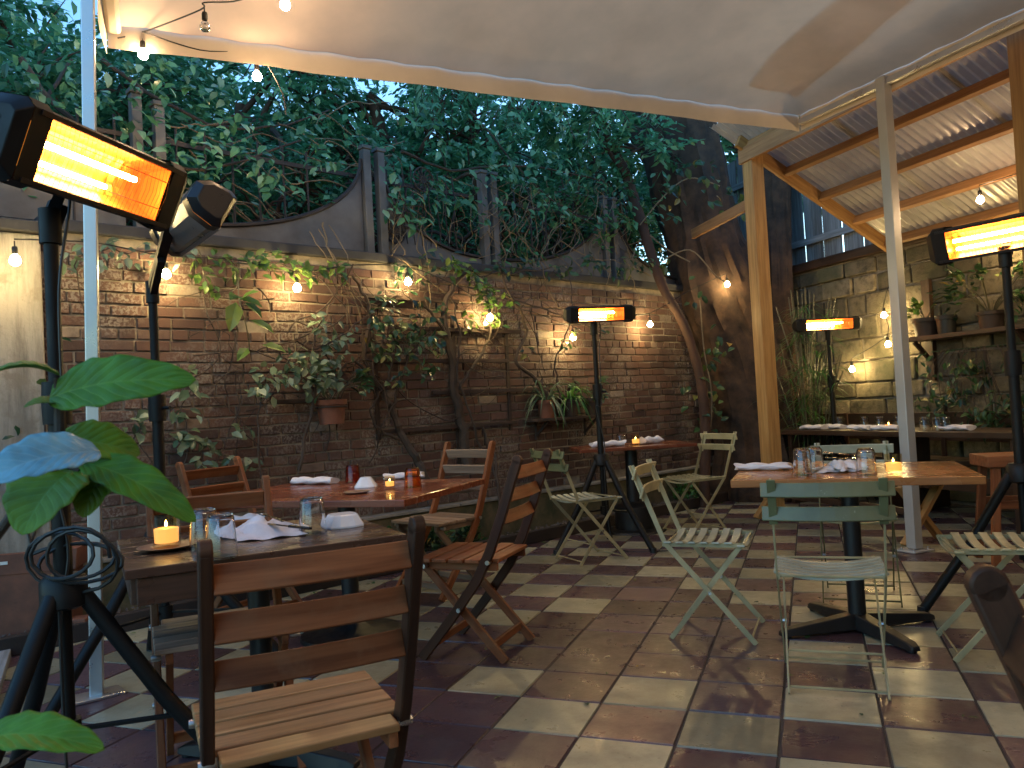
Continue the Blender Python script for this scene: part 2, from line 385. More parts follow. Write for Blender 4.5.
def stone_mat():
    m, nt, N, L, bs = nm('rough_stone'); co = objco(nt)
    t = attr(nt, 'tint'); r = ramp(nt, [(0,(.07,.055,.035)), (.5,(.15,.12,.08)), (1,(.26,.21,.145))]); L.new(t.outputs['Fac'], r.inputs[0])
    n = noise(nt, 9, 8, co, .7); c = mixc(nt, r.outputs[0], (.035,.03,.02), maprange(nt, n.outputs[0], .46, .66, 0, .9))
    n2 = noise(nt, 1.6, 5, co); c = mixc(nt, c, (.06,.065,.03), maprange(nt, n2.outputs[0], .45, .68, 0, .8))
    L.new(c, bs.inputs['Base Color']); bs.inputs['Roughness'].default_value = .9
    bump(nt, n.outputs[0], bs, 1.0, .025)
    return m
mt['stone'] = stone_mat()
def canvas_mat(name, col, trans=.5, tint=(1.0,.62,.42)):
    m, nt, N, L, bs = nm(name); co = objco(nt)
    n = noise(nt, 2.2, 6, co); c = mixc(nt, col, tuple(x*.72 for x in col), maprange(nt, n.outputs[0], .4, .7, 0, .6))
    L.new(c, bs.inputs['Base Color']); bs.inputs['Roughness'].default_value = .75
    n2 = noise(nt, 4, 3, co); bump(nt, n2.outputs[0], bs, .25, .03)
    tr = N.new('ShaderNodeBsdfTranslucent'); L.new(mixc(nt, c, tint, 1.0, 'MULTIPLY'), tr.inputs[0]); mx = N.new('ShaderNodeMixShader'); mx.inputs[0].default_value = trans
    L.new(bs.outputs[0], mx.inputs[1]); L.new(tr.outputs[0], mx.inputs[2]); L.new(mx.outputs[0], N['Material Output'].inputs[0])
    return m
mt['canvas'] = canvas_mat('canvas', (.88,.70,.56))
mt['canvas_hem'] = canvas_mat('canvas_hem', (.80,.70,.57), .12, (1,.85,.68))
mt['canvas_dark'] = canvas_mat('canvas_double', (.94,.92,.90), .85, (1,.98,.97))
def roof_mat():
    m, nt, N, L, bs = nm('corrugated_sheet'); co = objco(nt)
    n = noise(nt, 3, 5, co); L.new(mixc(nt, (.52,.49,.45), (.36,.33,.30), maprange(nt, n.outputs[0], .4, .65, 0, 1)), bs.inputs['Base Color'])
    bs.inputs['Roughness'].default_value = .28; bs.inputs['Metallic'].default_value = .15
    tr = N.new('ShaderNodeBsdfTranslucent'); tr.inputs[0].default_value = (.6,.6,.58,1); mx = N.new('ShaderNodeMixShader'); mx.inputs[0].default_value = .07
    L.new(bs.outputs[0], mx.inputs[1]); L.new(tr.outputs[0], mx.inputs[2]); L.new(mx.outputs[0], N['Material Output'].inputs[0])
    return m
mt['roof'] = roof_mat()

exec_parts = True
# ------------------------------------------------------------------ world, sun
w = bpy.data.worlds.new('World'); scene.world = w; w.use_nodes = True
nt = w.node_tree; sky = nt.nodes.new('ShaderNodeTexSky'); sky.sky_type = 'NISHITA'; sky.sun_disc = False
SUN_EL, SUN_ROT = math.radians(5.0), math.radians(30)
sky.sun_elevation = SUN_EL; sky.sun_rotation = SUN_ROT; sky.air_density = 1.2; sky.ozone_density = 3.0; sky.dust_density = .6
nt.links.new(mixc(nt, sky.outputs[0], (.82,.97,1.10), 1.0, 'MULTIPLY'), nt.nodes['Background'].inputs[0]); nt.nodes['Background'].inputs[1].default_value = 1.02
sd = bpy.data.lights.new('sun', 'SUN'); sun = bpy.data.objects.new('sun', sd); C.objects.link(sun)
sd.energy = .05; sd.angle = math.radians(20); sd.color = (1, .85, .7)
sv = V((math.sin(SUN_ROT)*math.cos(SUN_EL), math.cos(SUN_ROT)*math.cos(SUN_EL), math.sin(SUN_EL)+.15))
sun.rotation_euler = (-sv).to_track_quat('-Z', 'Y').to_euler()

# ------------------------------------------------------------------ ground and floor
mb = MB(); mb.sheet(lambda u, v: V((-150+300*u, -150+300*v, -.03)), 4, 4, .5)
tag(mb.build('ground', mt['ground']), kind='structure')
TX, TY, OX, OY = .325, .3105, -.808, 3.2546
mb = MB(); g = .004
dark_ex = {(-1,0),(-2,1),(-1,2),(0,1),(1,0),(1,2),(-3,-2),(-2,-3),(-3,0),(0,3),(-4,-3),(-3,-4),(-5,-4),(-2,-5),(-1,-4)}
for i in range(-24, 24):
    for j in range(-17, 34):
        cx, cy = OX+TX*(i+.5), OY+TY*(j+.5); p = V((cx, cy, 0))
        if (p-K0).dot(nW) < -.12 or p.dot(nR) > 6.45 or p.length > 12: continue
        # a slab twice the size lies in the middle of the patched area
        if (i, j) == (-1, 1): continue
        y0, y1 = OY+TY*j+g, OY+TY*(j+1)-g
        if (i, j) == (-1, 0): y1 += TY
        x0, x1 = OX+TX*i+g, OX+TX*(i+1)-g
        light = (i+j) % 2 == 1 and (i, j) not in dark_ex
        mi = 0 if light else 1
        if (i, j) == (-1, 4): mi = 2
        z = rng.uniform(-.0012, .0012); e = .003
        jt = lambda: rng.uniform(-.0025, .0025)
        zz = [z+rng.uniform(-.0008, .0008) for _ in range(4)]
        top = [V((x0+e+jt(), y0+e+jt(), zz[0])), V((x1-e+jt(), y0+e+jt(), zz[1])), V((x1-e+jt(), y1-e+jt(), zz[2])), V((x0+e+jt(), y1-e+jt(), zz[3]))]
        bot = [V((x0, y0, -.006)), V((x1, y0, -.006)), V((x1, y1, -.006)), V((x0, y1, -.006))]
        mb.add(top+bot, [(0,1,2,3), (4,5,1,0), (5,6,2,1), (6,7,3,2), (7,4,0,3)], mi=mi)
tag(mb.build('patio_floor', [mt['tile_light'], mt['tile_dark'], mt['tile_red']]), kind='structure')
mb = MB(); mb.sheet(lambda u, v: V((-9+18*u, -3+15*v, -.0055)), 2, 2, .5)
tag(mb.build('floor_bedding', mt['grout']), kind='structure')
# left border of the floor
mb = MB(); a = at_z(18, 640); b = at_z(-12, 745); d = (b-a).normalized(); sdv = V((d.y, -d.x, 0))
if sdv.dot(a) < 0: sdv = -sdv
for k in range(3):
    mb.bar(a-d*.5+sdv*(.14+.27*k)+V((0,0,.012)), a+d*3.2+sdv*(.14+.27*k)+V((0,0,.012)), .262, .06)
tag(mb.build('path', mt['fence_board'], bevel=.004), kind='structure')

# planting bed, kerb, gravel
mb = MB(); mb.sheet(lambda u, v: wpt(-4+10.5*u, .0+.30*v, .045+.02*math.sin(40*u)*math.sin(5*v)), 60, 4, .5)
tag(mb.build('planting_bed', mt['soil']), kind='structure')
kb = thing('kerb', 'low dark timber kerb edging the planting bed below the brick wall', 'kerb', W0)
mb = MB()
for k in range(6):
    mb.bar(dW*(-4+1.7*k)+nW*.315+V((0,0,.05)), dW*(-4+1.7*k+1.69)+nW*.315+V((0,0,.05)), .055, .10)
mb.build('timber', mt['kerb'], kb, bevel=.006)
mb = MB()
for _ in range(2600):
    s_, o_ = rng.uniform(-3.5, 5), rng.uniform(.02, .285); r_ = rng.uniform(.006, .017)
    c = wpt(s_, o_, .06+rng.uniform(0, .02)); q = M.Rotation(rng.uniform(0, 6), 3, V((rng.random()+.1, rng.random(), rng.random())))
    pts = [V((1,0,0)), V((-1,0,0)), V((0,.8,0)), V((0,-.8,0)), V((0,0,.6)), V((0,0,-.6))]
    mb.add([c + q @ (p*r_*rng.uniform(.8, 1.2)) for p in pts], [(0,2,4), (2,1,4), (1,3,4), (3,0,4), (2,0,5), (1,2,5), (3,1,5), (0,3,5)])
lt = MB()
for _ in range(170):
    if rng.random() < .7: p_ = wpt(rng.uniform(-2.6, 3.6), .36+abs(rng.gauss(0,.22)), .004)
    else: p_ = V((rng.uniform(-2.4, 1.2), rng.uniform(1.5, 5.5), .004))
    L_ = rng.uniform(.012, .045); a_ = rng.uniform(0, 2*PI); lt.leaf(p_, V((math.cos(a_), math.sin(a_), rng.uniform(0,.2))), V((rng.gauss(0,.2), rng.gauss(0,.2), 1)), L_, L_*.55, rng.uniform(.4,1), rng.uniform(-.2,.3))
tag(lt.build('leaf_litter', mt['vine_leaf']), kind='stuff', label='fallen leaf bits and crumbs scattered on the tiles', cat='leaf litter')
tag(mb.build('gravel', mt['gravel']), kind='stuff', label='loose brown gravel lying in the bed between kerb and brick wall', cat='gravel')

# ------------------------------------------------------------------ brick wall
S_L = wall_s(on_wall(47, 420, 0)); S_R = 4.3
bw = thing('brick_wall', 'long old red brick wall with worn mortar behind the tables', 'wall', W0)
def wl(s_, o_, z): return dW*s_ + nW*o_ + V((0, 0, z))
mb = MB(); WT = 2.3
def wbox(mb, s0, s1, o0, o1, z0, z1, mi=0, tint=None):
    R = M((dW, nW, V((0,0,1)))).transposed()
    mb.box(wl((s0+s1)/2, (o0+o1)/2, (z0+z1)/2), (s1-s0, o1-o0, z1-z0), R, tint, mi)
wbox(mb, S_L, S_R, -.25, -.008, 0, WT)
mb.build('mortar_core', mt['mortar'], bw)
mb = MB(); z = .03; course = 0; CH = .0715
while z+CH < WT:
    hdr = course % 6 == 5; L_ = .105 if hdr else .213; s_ = S_L - rng.uniform(0, L_)
    while s_ < S_R:
        s0 = max(s_, S_L)+.004; l = L_*rng.uniform(.96, 1.03); s1 = min(s_+l-.009, S_R)
        if s1-s0 > .03:
            dep = rng.gauss(.004, .004); t = rng.random()
            rough = max(0, 1-z/.9)
            if rng.random() < .25*rough: dep -= .012
            zt = rng.uniform(-.002, .002)
            R = M((dW, nW, V((0,0,1)))).transposed() @ M.Rotation(rng.gauss(0, .012), 3, 'Y') @ M.Rotation(rng.gauss(0, .012), 3, 'Z')
            mb.box(wl((s0+s1)/2, dep-.05, z+CH/2+zt), (s1-s0, .1, CH-.011+rng.uniform(-.003, .002)), R, t)
        s_ += l
    z += CH; course += 1
mb.build('brick_courses', mt['brick'], bw, bevel=.005)
mb = MB(); wbox(mb, S_L, S_R, 0, .075, 0, .36); mb.build('plinth', mt['moss_wall'], bw, bevel=.01)
mb = MB()
for k in range(5): wbox(mb, S_L+k*1.45, S_L+k*1.45+1.44, -.002, .095, .362, .385)
mb.build('plinth_cap', mt['cap'], bw, bevel=.004)
mb = MB(); wbox(mb, S_L-.02, S_R, -.27, .03, WT+.002, WT+.075); mb.build('coping', mt['coping'], bw, bevel=.01)

# stucco wall that carries the line on to the left
sw = thing('stucco_wall', 'pale stained stucco wall at the far left of the brick wall', 'wall', wpt(S_L, 0, 0))
mb = MB()
R_ = M((dW, nW, V((0,0,1)))).transposed()
mb.box(dW*-1.51+nW*-.09+V((0,0,1.11)), (3.0, .3, 2.3), R_, .5); mb.build('wall_panel', mt['stucco'], sw, bevel=.012)
mb = MB(); mb.box(dW*-1.51+nW*-.09+V((0,0,2.30)), (3.06, .36, .07), R_, .5); mb.build('coping', mt['coping'], sw, bevel=.01)

# ------------------------------------------------------------------ metal fence over the brick wall
FO = -.1
fz = thing('metal_fence', 'grey sheet metal fence with scooped panels and tall posts above the brick wall', 'fence', W0)
def fpl(mb, pts, th=.012, o=FO):
    """flat panel from an outline in (s, z)"""
    n = len(pts)
    vs = [wl(s_, o+th/2, z) for s_, z in pts] + [wl(s_, o-th/2, z) for s_, z in pts]
    mb.add(vs, [tuple(range(n)), tuple(range(2*n-1, n-1, -1))] + [(k, n+k, n+(k+1) % n, (k+1) % n) for k in range(n)], tint=.5)
def scoop(s_lo, s_hi, zl, zh, flip=False):
    pts = []
    for k in range(15):
        a = k/14*PI/2; f = 1-math.cos(a); u = math.sin(a)
        pts.append((s_lo+(s_hi-s_lo)*u, zl+(zh-zl)*f))
    return pts
ZB = WT+.08
for s_lo, s_hi, zh in ((-2.0, -.57, 3.12), (.62, -.36, 3.05), (.82, 2.24, 3.12), (3.6, 2.46, 3.1)):
    top = scoop(s_lo, s_hi, ZB+.08, zh)
    mb = MB(); fpl(mb, [(s_lo, ZB)] + top + [(s_hi, ZB)]); mb.build('scooped_panel', mt['panel'], fz)
    mb = MB(); mb.tube([wl(s_, FO+.012, z) for s_, z in top], .016, 6); mb.build('edge_trim', mt['iron'], fz)
mb = MB(); fpl(mb, [(S_L-2.2, ZB), (S_L-2.2, 2.72), (-2.3, 2.72), (-2.3, ZB)]); mb.build('flat_panel', mt['panel'], fz)
mb = MB()
for k in range(8): wbox(mb, S_L-2.2+k*.4, S_L-2.19+k*.4, FO+.006, FO+.016, ZB, 2.70)
wbox(mb, S_L-2.2, -2.3, FO+.006, FO+.03, 2.70, 2.74); mb.build('panel_seam', mt['iron'], fz)
for s_, h in ((-2.22, 3.25), (-2.08, 3.2), (-.53, 3.2), (-.40, 3.2), (.66, 3.2), (.78, 3.2), (2.28, 3.2), (2.42, 3.2)):
    mb = MB(); wbox(mb, s_-.032, s_+.032, FO-.02, FO+.045, ZB-.05, h); wbox(mb, s_-.042, s_+.042, FO-.03, FO+.055, h+.001, h+.03)
    mb.build('post', mt['panel'], fz, bevel=.004)
for s_ in [-3.8+.21*k for k in range(8)]+[-1.95+.19*k for k in range(6)]+[.9+.2*k for k in range(6)]:
    mb = MB(); mb.tube([wl(s_, FO-.05, ZB), wl(s_, FO-.05, 3.12)], .009, 6); mb.build('bar', mt['iron'], fz)
mb = MB(); mb.bar(wl(-3.9, FO-.05, 3.0), wl(2.3, FO-.05, 3.0), .02, .03); mb.build('rail', mt['iron'], fz)
for (cs, cz, R0) in ((-.14, 2.80, .17), (.02, 3.05, .10), (-.28, 2.58, .09)):
    mb = MB(); o = FO+.02
    for k in range(12):
        a = k*PI/6; pts = []
        for q in range(7):
            t = q/6; rr = R0*t; aa = a+.25*math.sin(t*PI)
            pts.append(wl(cs+rr*math.cos(aa), o, cz+rr*math.sin(aa)))
        mb.tube(pts, .006, 5)
    for rr in (R0*.28, R0):
        mb.tube([wl(cs+rr*math.cos(a*PI/12), o, cz+rr*math.sin(a*PI/12)) for a in range(25)], .007, 5)
    mb.build('rosette', mt['iron'], fz)
for k in range(9):
    s_ = -.34+.085*k; mb = MB(); mb.tube([wl(s_+.012*math.sin(q*1.3+k), FO+.005, 2.5+q*.09) for q in range(8)], .006, 5); mb.build('scroll_bar', mt['iron'], fz)

# ------------------------------------------------------------------ stone wall and board fence on the right
SO = 6.5
st = thing('stone_wall', 'rough mossy stone block wall under the corrugated roof', 'wall', nR*SO)
def rl(a, o, z): return dR*a + nR*o + V((0, 0, z))       # relative to the wall face
RR = M((dR, nR, V((0,0,1)))).transposed()
mb = MB(); mb.box(rl(-3.1, .13, 1.26), (12.6, .2, 2.52), RR, .5); mb.build('mortar_core', mt['mortar'], st)
mb = MB(); z = .02; row = 0
while z < 2.45:
    h = rng.choice((.17, .2, .235)); a_ = -9.3 - rng.random()*.3
    while a_ < 3.2:
        l = rng.uniform(.25, .5)
        Rb = RR @ M.Rotation(rng.gauss(0, .02), 3, 'Y') @ M.Rotation(rng.gauss(0, .02), 3, 'Z')
        mb.box(rl(a_+l/2, .055+rng.gauss(0, .012), z+h/2), (l-.02, .12, h-.018), Rb)
        a_ += l
    z += h
mb.build('stone_blocks', mt['stone'], st, bevel=.014)
mb = MB(); mb.box(rl(-3.1, .1, 2.57), (12.6, .3, .1), RR, .3); mb.build('top_beam', mt['dark_plank'], st, bevel=.01)
bf = thing('board_fence', 'weathered vertical board fence standing above the stone wall', 'fence', nR*(SO+.2))
mb = MB()
for k in range(78):
    a_ = -9.1+k*.15; mb.box(rl(a_, .02*(k % 2), 3.42+rng.uniform(-.05, .05)), (.1475, .018, 1.7), RR @ M.Rotation(rng.gauss(0, .006), 3, 'Y'))
mb.build('boards', mt['fence_board'], bf, bevel=.002)
mb = MB()
for z in (2.9, 3.9): mb.box(rl(-3.2, -.03, z), (11.8, .03, .08), RR)
mb.build('rail', mt['fence_board'], bf, bevel=.003)

# ------------------------------------------------------------------ lean-to roof
A_L = V((-.361, 7.666, 0)).dot(dR)       # position of the left post along the wall
O_P = 4.793
def rz_(o): return 3.40 - (o-O_P)*.545   # underside of the roof sheet above offset o
sh = thing('lean_to_shelter', 'timber lean-to with corrugated roof sheets on purlins and two posts', 'shelter', (0,0,0))
P45 = RR
def sheet_roof(mb, a0, a1, o0, o1, dz=0):
    nu = int((a1-a0)/.0127)
    mb.sheet(lambda u, v: rpt(a0+(a1-a0)*u, o0+(o1-o0)*v, rz_(o0+(o1-o0)*v)+.10+dz+.011*math.cos(2*PI*(a1-a0)*u/.076)), nu, 3, .5)
for k, (a0, a1) in enumerate(((A_L-.22, A_L+.86), (A_L+.80, A_L+1.9), (A_L+1.84, A_L+2.95), (A_L+2.89, A_L+4.0), (A_L+3.94, A_L+5.1))):
    mb = MB(); sheet_roof(mb, a0, a1, O_P-.30, SO+.1, .004*(k % 2)); mb.build('roof_sheet', mt['roof'], sh)
for o in (O_P-.02, O_P+.40, O_P+.80, O_P+1.2, O_P+1.58):
    mb = MB(); mb.bar(rpt(A_L-.02, o, rz_(o)+.04), rpt(A_L+5.1, o, rz_(o)+.04), .042, .092, up=(nR*.545+V((0,0,1))).normalized()); mb.build('purlin', mt['joist'], sh, bevel=.004)
for a_ in (A_L-.04, A_L+2.5, A_L+5.0):
    mb = MB(); mb.bar(rpt(a_, O_P-.12, rz_(O_P-.12)+.03), rpt(a_, SO+.02, rz_(SO+.02)+.03), .045, .115); mb.build('rafter', mt['pine'], sh, bevel=.004)
pp = at_pl(1031, 130, V((-.361, 7.666, 0)), nR); A_2 = pp.dot(dR)
for a_ in (A_L, A_2):
    mb = MB(); mb.box(rpt(a_, O_P, (rz_(O_P)-.03)/2), (.135, .135, rz_(O_P)-.05), RR); mb.build('post', mt['pine'], sh, bevel=.006)
mb = MB(); mb.bar(rpt(A_L-.07, O_P, 2.92), rpt(A_L-1.1, O_P+.05, 2.86), .04, .1); mb.build('brace', mt['joist'], sh, bevel=.004)
mb = MB(); mb.bar(rpt(A_L-.1, O_P-.06, rz_(O_P)-.04), rpt(A_L+5.1, O_P-.06, rz_(O_P)-.04), .045, .14); mb.build('header_beam', mt['joist'], sh, bevel=.004)

# ------------------------------------------------------------------ canopy
H = 3.28
P0 = V((.063, 6.696, 0)); cb = az(135.3); ca = az(225.3)       # cb: right edge towards the camera, ca: back edge to the left
CW, CD = 4.92, 6.6
cn = thing('canvas_canopy', 'large cream canvas canopy stretched over the patio', 'canopy', P0)
def cpt(a, b, z): return ca*a + cb*b + V((0, 0, z))
def sag(a, b):
    ra = min(a, CW-a)/(CW/2); rb = min(b, 1.6)/1.6
    return H + .05 + .55*min(ra*1.0, rb*1.0) - .03*math.sin(PI*min(1, a/CW))*0 + .010*math.sin(a*7)*math.sin(b*5) + .006*math.sin(a*19+2*math.sin(b*3))*math.exp(-b/.5) + .006*math.sin(b*17+a)*math.exp(-a/.5)
mb = MB(); mb.sheet(lambda u, v: cpt(CW*u, CD*v, sag(CW*u, CD*v)), 50, 66, .5); mb.build('roof_cloth', mt['canvas'], cn)
mb = MB()
mb.sheet(lambda u, v: cpt(CW*u, -.012+.006*math.sin(u*31)*v+.004*math.sin(u*63)*v, H+.085-.16*v+.003*math.sin(u*23)*v), 90, 4, .5)
mb.sheet(lambda u, v: cpt(-.006+.010*math.sin(u*37)*v, CD*u, H+.08-.15*v), 90, 4, .5)
mb.sheet(lambda u, v: cpt(CW+.006+.02*math.sin(u*29)*v, CD*u, H+.08-.2*v), 90, 4, .5)
mb.build('valance', mt['canvas_hem'], cn)
def on_cloth(px, py):
    z = H+.1
    for _ in range(12):
        q = at_z(px, py, z)-P0; z = sag(q.dot(ca), q.dot(cb))
    return q.dot(ca), q.dot(cb)
qa, qb, qc, qd = on_cloth(748,86), on_cloth(796,98), on_cloth(868,38), on_cloth(786,42)
def band(u, v):
    f = v*2.6; l = [qa[i]+(qd[i]-qa[i])*f for i in (0,1)]; m = [qb[i]+(qc[i]-qb[i])*f for i in (0,1)]
    a_, b_ = l[0]+(m[0]-l[0])*u, l[1]+(m[1]-l[1])*u; return cpt(a_, b_, sag(a_, b_)+.012)
mb = MB(); mb.sheet(band, 10, 24, .5); mb.build('doubled_cloth', mt['canvas_dark'], cn)
mb.build('doubled_cloth', mt['canvas_dark'], cn)
for a_, b_ in (((CW-.03, 0), (CW-.03, CD)),):
    mb = MB(); mb.path([cpt(a_[0]+(b_[0]-a_[0])*q/40, a_[1]+(b_[1]-a_[1])*q/40, H+.02+.002*math.sin(q*1.9)) for q in range(41)], .075, .06, cb if a_[1] == b_[1] else ca); mb.build('pole_pocket', mt['canvas_hem'], cn, bevel=.02, smooth=True)
mb = MB(); mb.bar(cpt(.03, .03, H-.02), cpt(.03, CD, H-.02), .045, .045); mb.build('frame_rail', mt['alu'], cn, bevel=.004)

rb_ = thing('sky_blocking_wall', 'added wall behind the camera that blocks low skylight', 'added_wall', P0+cb*(CD+.25)+ca*2.3)  # unseen wall added to keep low sky light from behind the camera out
RCB = M((ca, cb, V((0,0,1)))).transposed()
for x0, x1, z0, z1 in ((-5.2,-1.0,0,4.2), (-.0,1.2,0,4.2), (2.6,3.4,0,4.2), (-1.0,0,2.15,4.2), (1.2,2.6,0,.9), (1.2,2.6,2.2,4.2)):
    mb = MB(); mb.box(ca*((x0+x1)/2)+cb*.12+V((0,0,(z0+z1)/2)), (x1-x0, .24, z1-z0), RCB, .5); mb.build('wall', mt['stucco'], rb_)  # body of the added sky-blocking wall
mb = MB(); mb.box(ca*-.5+cb*.1+V((0,0,1.075)), (.99, .05, 2.14), RCB); dr_ = mb.build('added_door', mt['dark_plank'], rb_, bevel=.004)
mb = MB(); mb.tube([ca*-.12+cb*.05+V((0,0,.95)), ca*-.12+cb*.02+V((0,0,1.0)), ca*-.12+cb*.02+V((0,0,1.1)), ca*-.12+cb*.05+V((0,0,1.15))], .01, 8); mb.build('added_door_handle', mt['steel'], dr_)
mb = MB(); mb.box(ca*1.9+cb*.12+V((0,0,1.55)), (1.4, .04, 1.3), RCB); wn_ = mb.build('added_window', mt['black'], rb_)
mb = MB()
for z in (.93, 1.55, 2.17): mb.box(ca*1.9+cb*.08+V((0,0,z)), (1.4, .05, .06), RCB)
mb.build('frame', mt['dark_plank'], wn_, bevel=.004)
pr = at_z(915, 551)
t = thing('canopy_post', 'white metal post with base plate beside the honey table', 'post', pr)
mb = MB(); mb.box((0,0,1.66), (.075,.075,3.28), M.Rotation(math.radians(45), 3, 'Z')); mb.build('shaft', mt['white_metal'], t, bevel=.005)
mb = MB(); mb.box((0,0,.008), (.2,.16,.012), M.Rotation(math.radians(45), 3, 'Z')); mb.build('base_plate', mt['white_metal'], t, bevel=.003)
for x, y in ((.07,.05), (-.07,.05), (.07,-.05), (-.07,-.05)):
    mb = MB(); mb.lathe([(0,.03), (.008,.03), (.008,.012)], M.Rotation(math.radians(45), 3, 'Z') @ V((x,y,0)), 8); mb.build('bolt', mt['bolt'], t)
pl_ = at_z(97, 697)
t = thing('canopy_post', 'galvanised square post on a base plate behind the left heaters', 'post', pl_)
t.rotation_euler = (math.radians(-.4), math.radians(1.5), 0)
mb = MB(); mb.box((0,0,1.95), (.052,.052,3.88), M.Rotation(math.radians(42), 3, 'Z')); mb.build('shaft', mt['alu'], t, bevel=.004)
mb = MB(); mb.box((0,0,.008), (.2,.12,.012), M.Rotation(math.radians(62), 3, 'Z')); mb.build('base_plate', mt['alu'], t, bevel=.003)

# ------------------------------------------------------------------ chairs
def bistro(label, x, y, face, back='cream_paint', seat='pale_slat', frame='chair_metal', seat2=None):
    t = thing('bistro_chair', label, 'chair', (x, y, 0), -math.radians(face), 'slatted folding bistro chairs')
    for s_ in (-1, 1):
        mb = MB(); mb.path([(s_*.188,-.325,.825), (s_*.188,-.255,.64), (s_*.188,-.185,.455), (s_*.188,.205,.004)], .007, .024, (1,0,0)); mb.build('leg', mt[frame], t, bevel=.001)
        mb = MB(); mb.path([(s_*.172,.165,.452), (s_*.172,-.185,.004)], .007, .022, (1,0,0)); mb.build('leg', mt[frame], t, bevel=.001)
    mb = MB()
    for yy, zz in ((-.19,.448), (.17,.448)): mb.tube([(-.188,yy,zz), (.188,yy,zz)], .005, 6)
    for s_ in (-1, 1): mb.path([(s_*.18,-.2,.448), (s_*.18,.18,.448)], .005, .02, (1,0,0))
    mb.build('seat_frame', mt[frame], t)
    for nm_, yy, zz in (('front_stretcher', .185, .026), ('rear_stretcher', -.165, .026), ('middle_stretcher', -.075, .135)):
        mb = MB(); wd = .188 if yy > 0 else .172; mb.tube([(-wd,yy,zz), (wd,yy,zz)], .0048, 6); mb.build(nm_, mt[frame], t)
    for s_ in (-1, 1):
        mb = MB(); mb.lathe([(0,-.012), (.009,-.012), (.009,.012), (0,.012)], (s_*.18, .01, .226), 8, R=M.Rotation(PI/2, 3, 'Y')); mb.build('pivot_bolt', mt['bolt'], t)
    for k in range(7):
        yy = -.172+.056*k; mb = MB()
        pts = [(xx, yy, .462-.027*(1-(xx/.2)**2)+(.004 if k in (0, 6) else 0)*0-.012*max(0, (k-5))) for xx in [-.2+.05*q for q in range(9)]]
        mb.path(pts, .036, .010, (0,1,0)); mb.build('seat_slat', mt[seat2 if seat2 and k % 3 == 0 else seat], t, bevel=.003)
    for s_ in (-1, 1):
        mb = MB(); mb.bar((s_*.186,-.276,.655), (s_*.186,-.336,.825), .030, .007, up=(0,1,.3)); mb.build('back_upright', mt[back], t, bevel=.002)
    for zz, yy in ((.785,-.318), (.695,-.285)):
        mb = MB(); pts = [(xx, yy+.012-.030*(1-(xx/.225)**2), zz) for xx in [-.225+.05*q for q in range(10)]]
        mb.path(pts, .054, .011, (0,.32,.95)); mb.build('back_slat', mt[back], t, bevel=.003)
    return t

def folding(label, x, y, face, wood_='teak', post_='dark_teak', seat_='teak'):
    t = thing('folding_chair', label, 'chair', (x, y, 0), -math.radians(face), 'wooden folding chairs')
    prof = [(-.325,.905), (-.285,.80), (-.235,.66), (-.17,.50), (-.10,.37), (.04,.19), (.20,.003)]
    for s_ in (-1, 1):
        mb = MB(); mb.path([(s_*.205, y_, z_) for y_, z_ in prof], .026, .044, (1,0,0))
        mb.lathe([(0,-.013), (.022,-.013), (.022,.013), (0,.013)], (s_*.205, -.325, .905), 14, R=M.Rotation(PI/2, 3, 'Y'))
        mb.build('leg', mt[post_], t, bevel=.004)
        mb = MB(); mb.path([(s_*.172, .175, .425), (s_*.172, -.205, .003)], .022, .038, (1,0,0)); mb.build('leg', mt[wood_], t, bevel=.003)
        mb = MB(); mb.path([(s_*.172, -.19, .427), (s_*.172, .19, .427)], .022, .036, (1,0,0)); mb.build('seat_rail', mt[wood_], t, bevel=.003)
    for zz, yy in ((.845,-.302), (.745,-.265), (.645,-.228)):
        mb = MB(); mb.path([(xx, yy-.012*(1-(xx/.19)**2), zz) for xx in [-.192+.048*q for q in range(9)]], .058, .016, (0,.36,.93)); mb.build('back_slat', mt[wood_], t, bevel=.003)
    for k in range(5):
        yy = -.165+.083*k; mb = MB(); mb.box((0, yy, .455), (.43 if k else .37, .072, .018)); mb.build('seat_slat', mt[seat_], t, bevel=.004)
    for yy, zz in ((-.145, .07), (.145, .07)):
        mb = MB(); mb.box((0, yy, zz), (.36 if yy < 0 else .39, .02, .035)); mb.build('stretcher', mt[wood_], t, bevel=.003)
    for s_ in (-1, 1):
        for yy, zz in ((-.006, .235), (-.16, .452), (.16, .43)):
            mb = MB(); mb.lathe([(0,-.016), (.010,-.016), (.012,0), (.010,.016), (0,.016)], (s_*.208, yy, zz), 10, R=M.Rotation(PI/2, 3, 'Y')); mb.build('bolt', mt['bolt'], t)
    return t

bistro('bistro chair with chipped dark green backrest and pale seat, back turned at the honey table', .03, 3.36, -1, 'green_paint', 'pale_slat')
bistro('pale bistro chair tucked in on the far side of the honey table', .20, 4.74, 182, 'pale_slat', 'cream_paint', 'green_paint')
bistro('pale green bistro chair seen side on, facing the left end of the honey table', -.49, 3.96, 92, 'cream_paint', 'pale_slat')
bistro('cream bistro chair between the back wall table and the wooden roof post', -.97, 6.88, 222, 'cream_paint', 'cream_paint')
bistro('green bistro chair with white seat in front of the middle heater tripod', -1.57, 5.62, 42, 'green_paint', 'pale_slat')
bistro('cream bistro chair cut off by the right edge beside the honey table', .69, 3.87, -92, 'cream_paint', 'cream_paint')
folding('large dark wooden folding chair in the foreground, back to the camera', -1.15, 1.545, -46, 'teak', 'dark_teak', 'tan_teak')
folding('wooden folding chair with its seat under the near left table, facing the camera', -1.89, 2.16, 134, 'teak', 'teak', 'grey_teak')
folding('wooden folding chair half hidden beyond the left end of the long red table', -3.05, 3.74, 100, 'teak', 'teak')
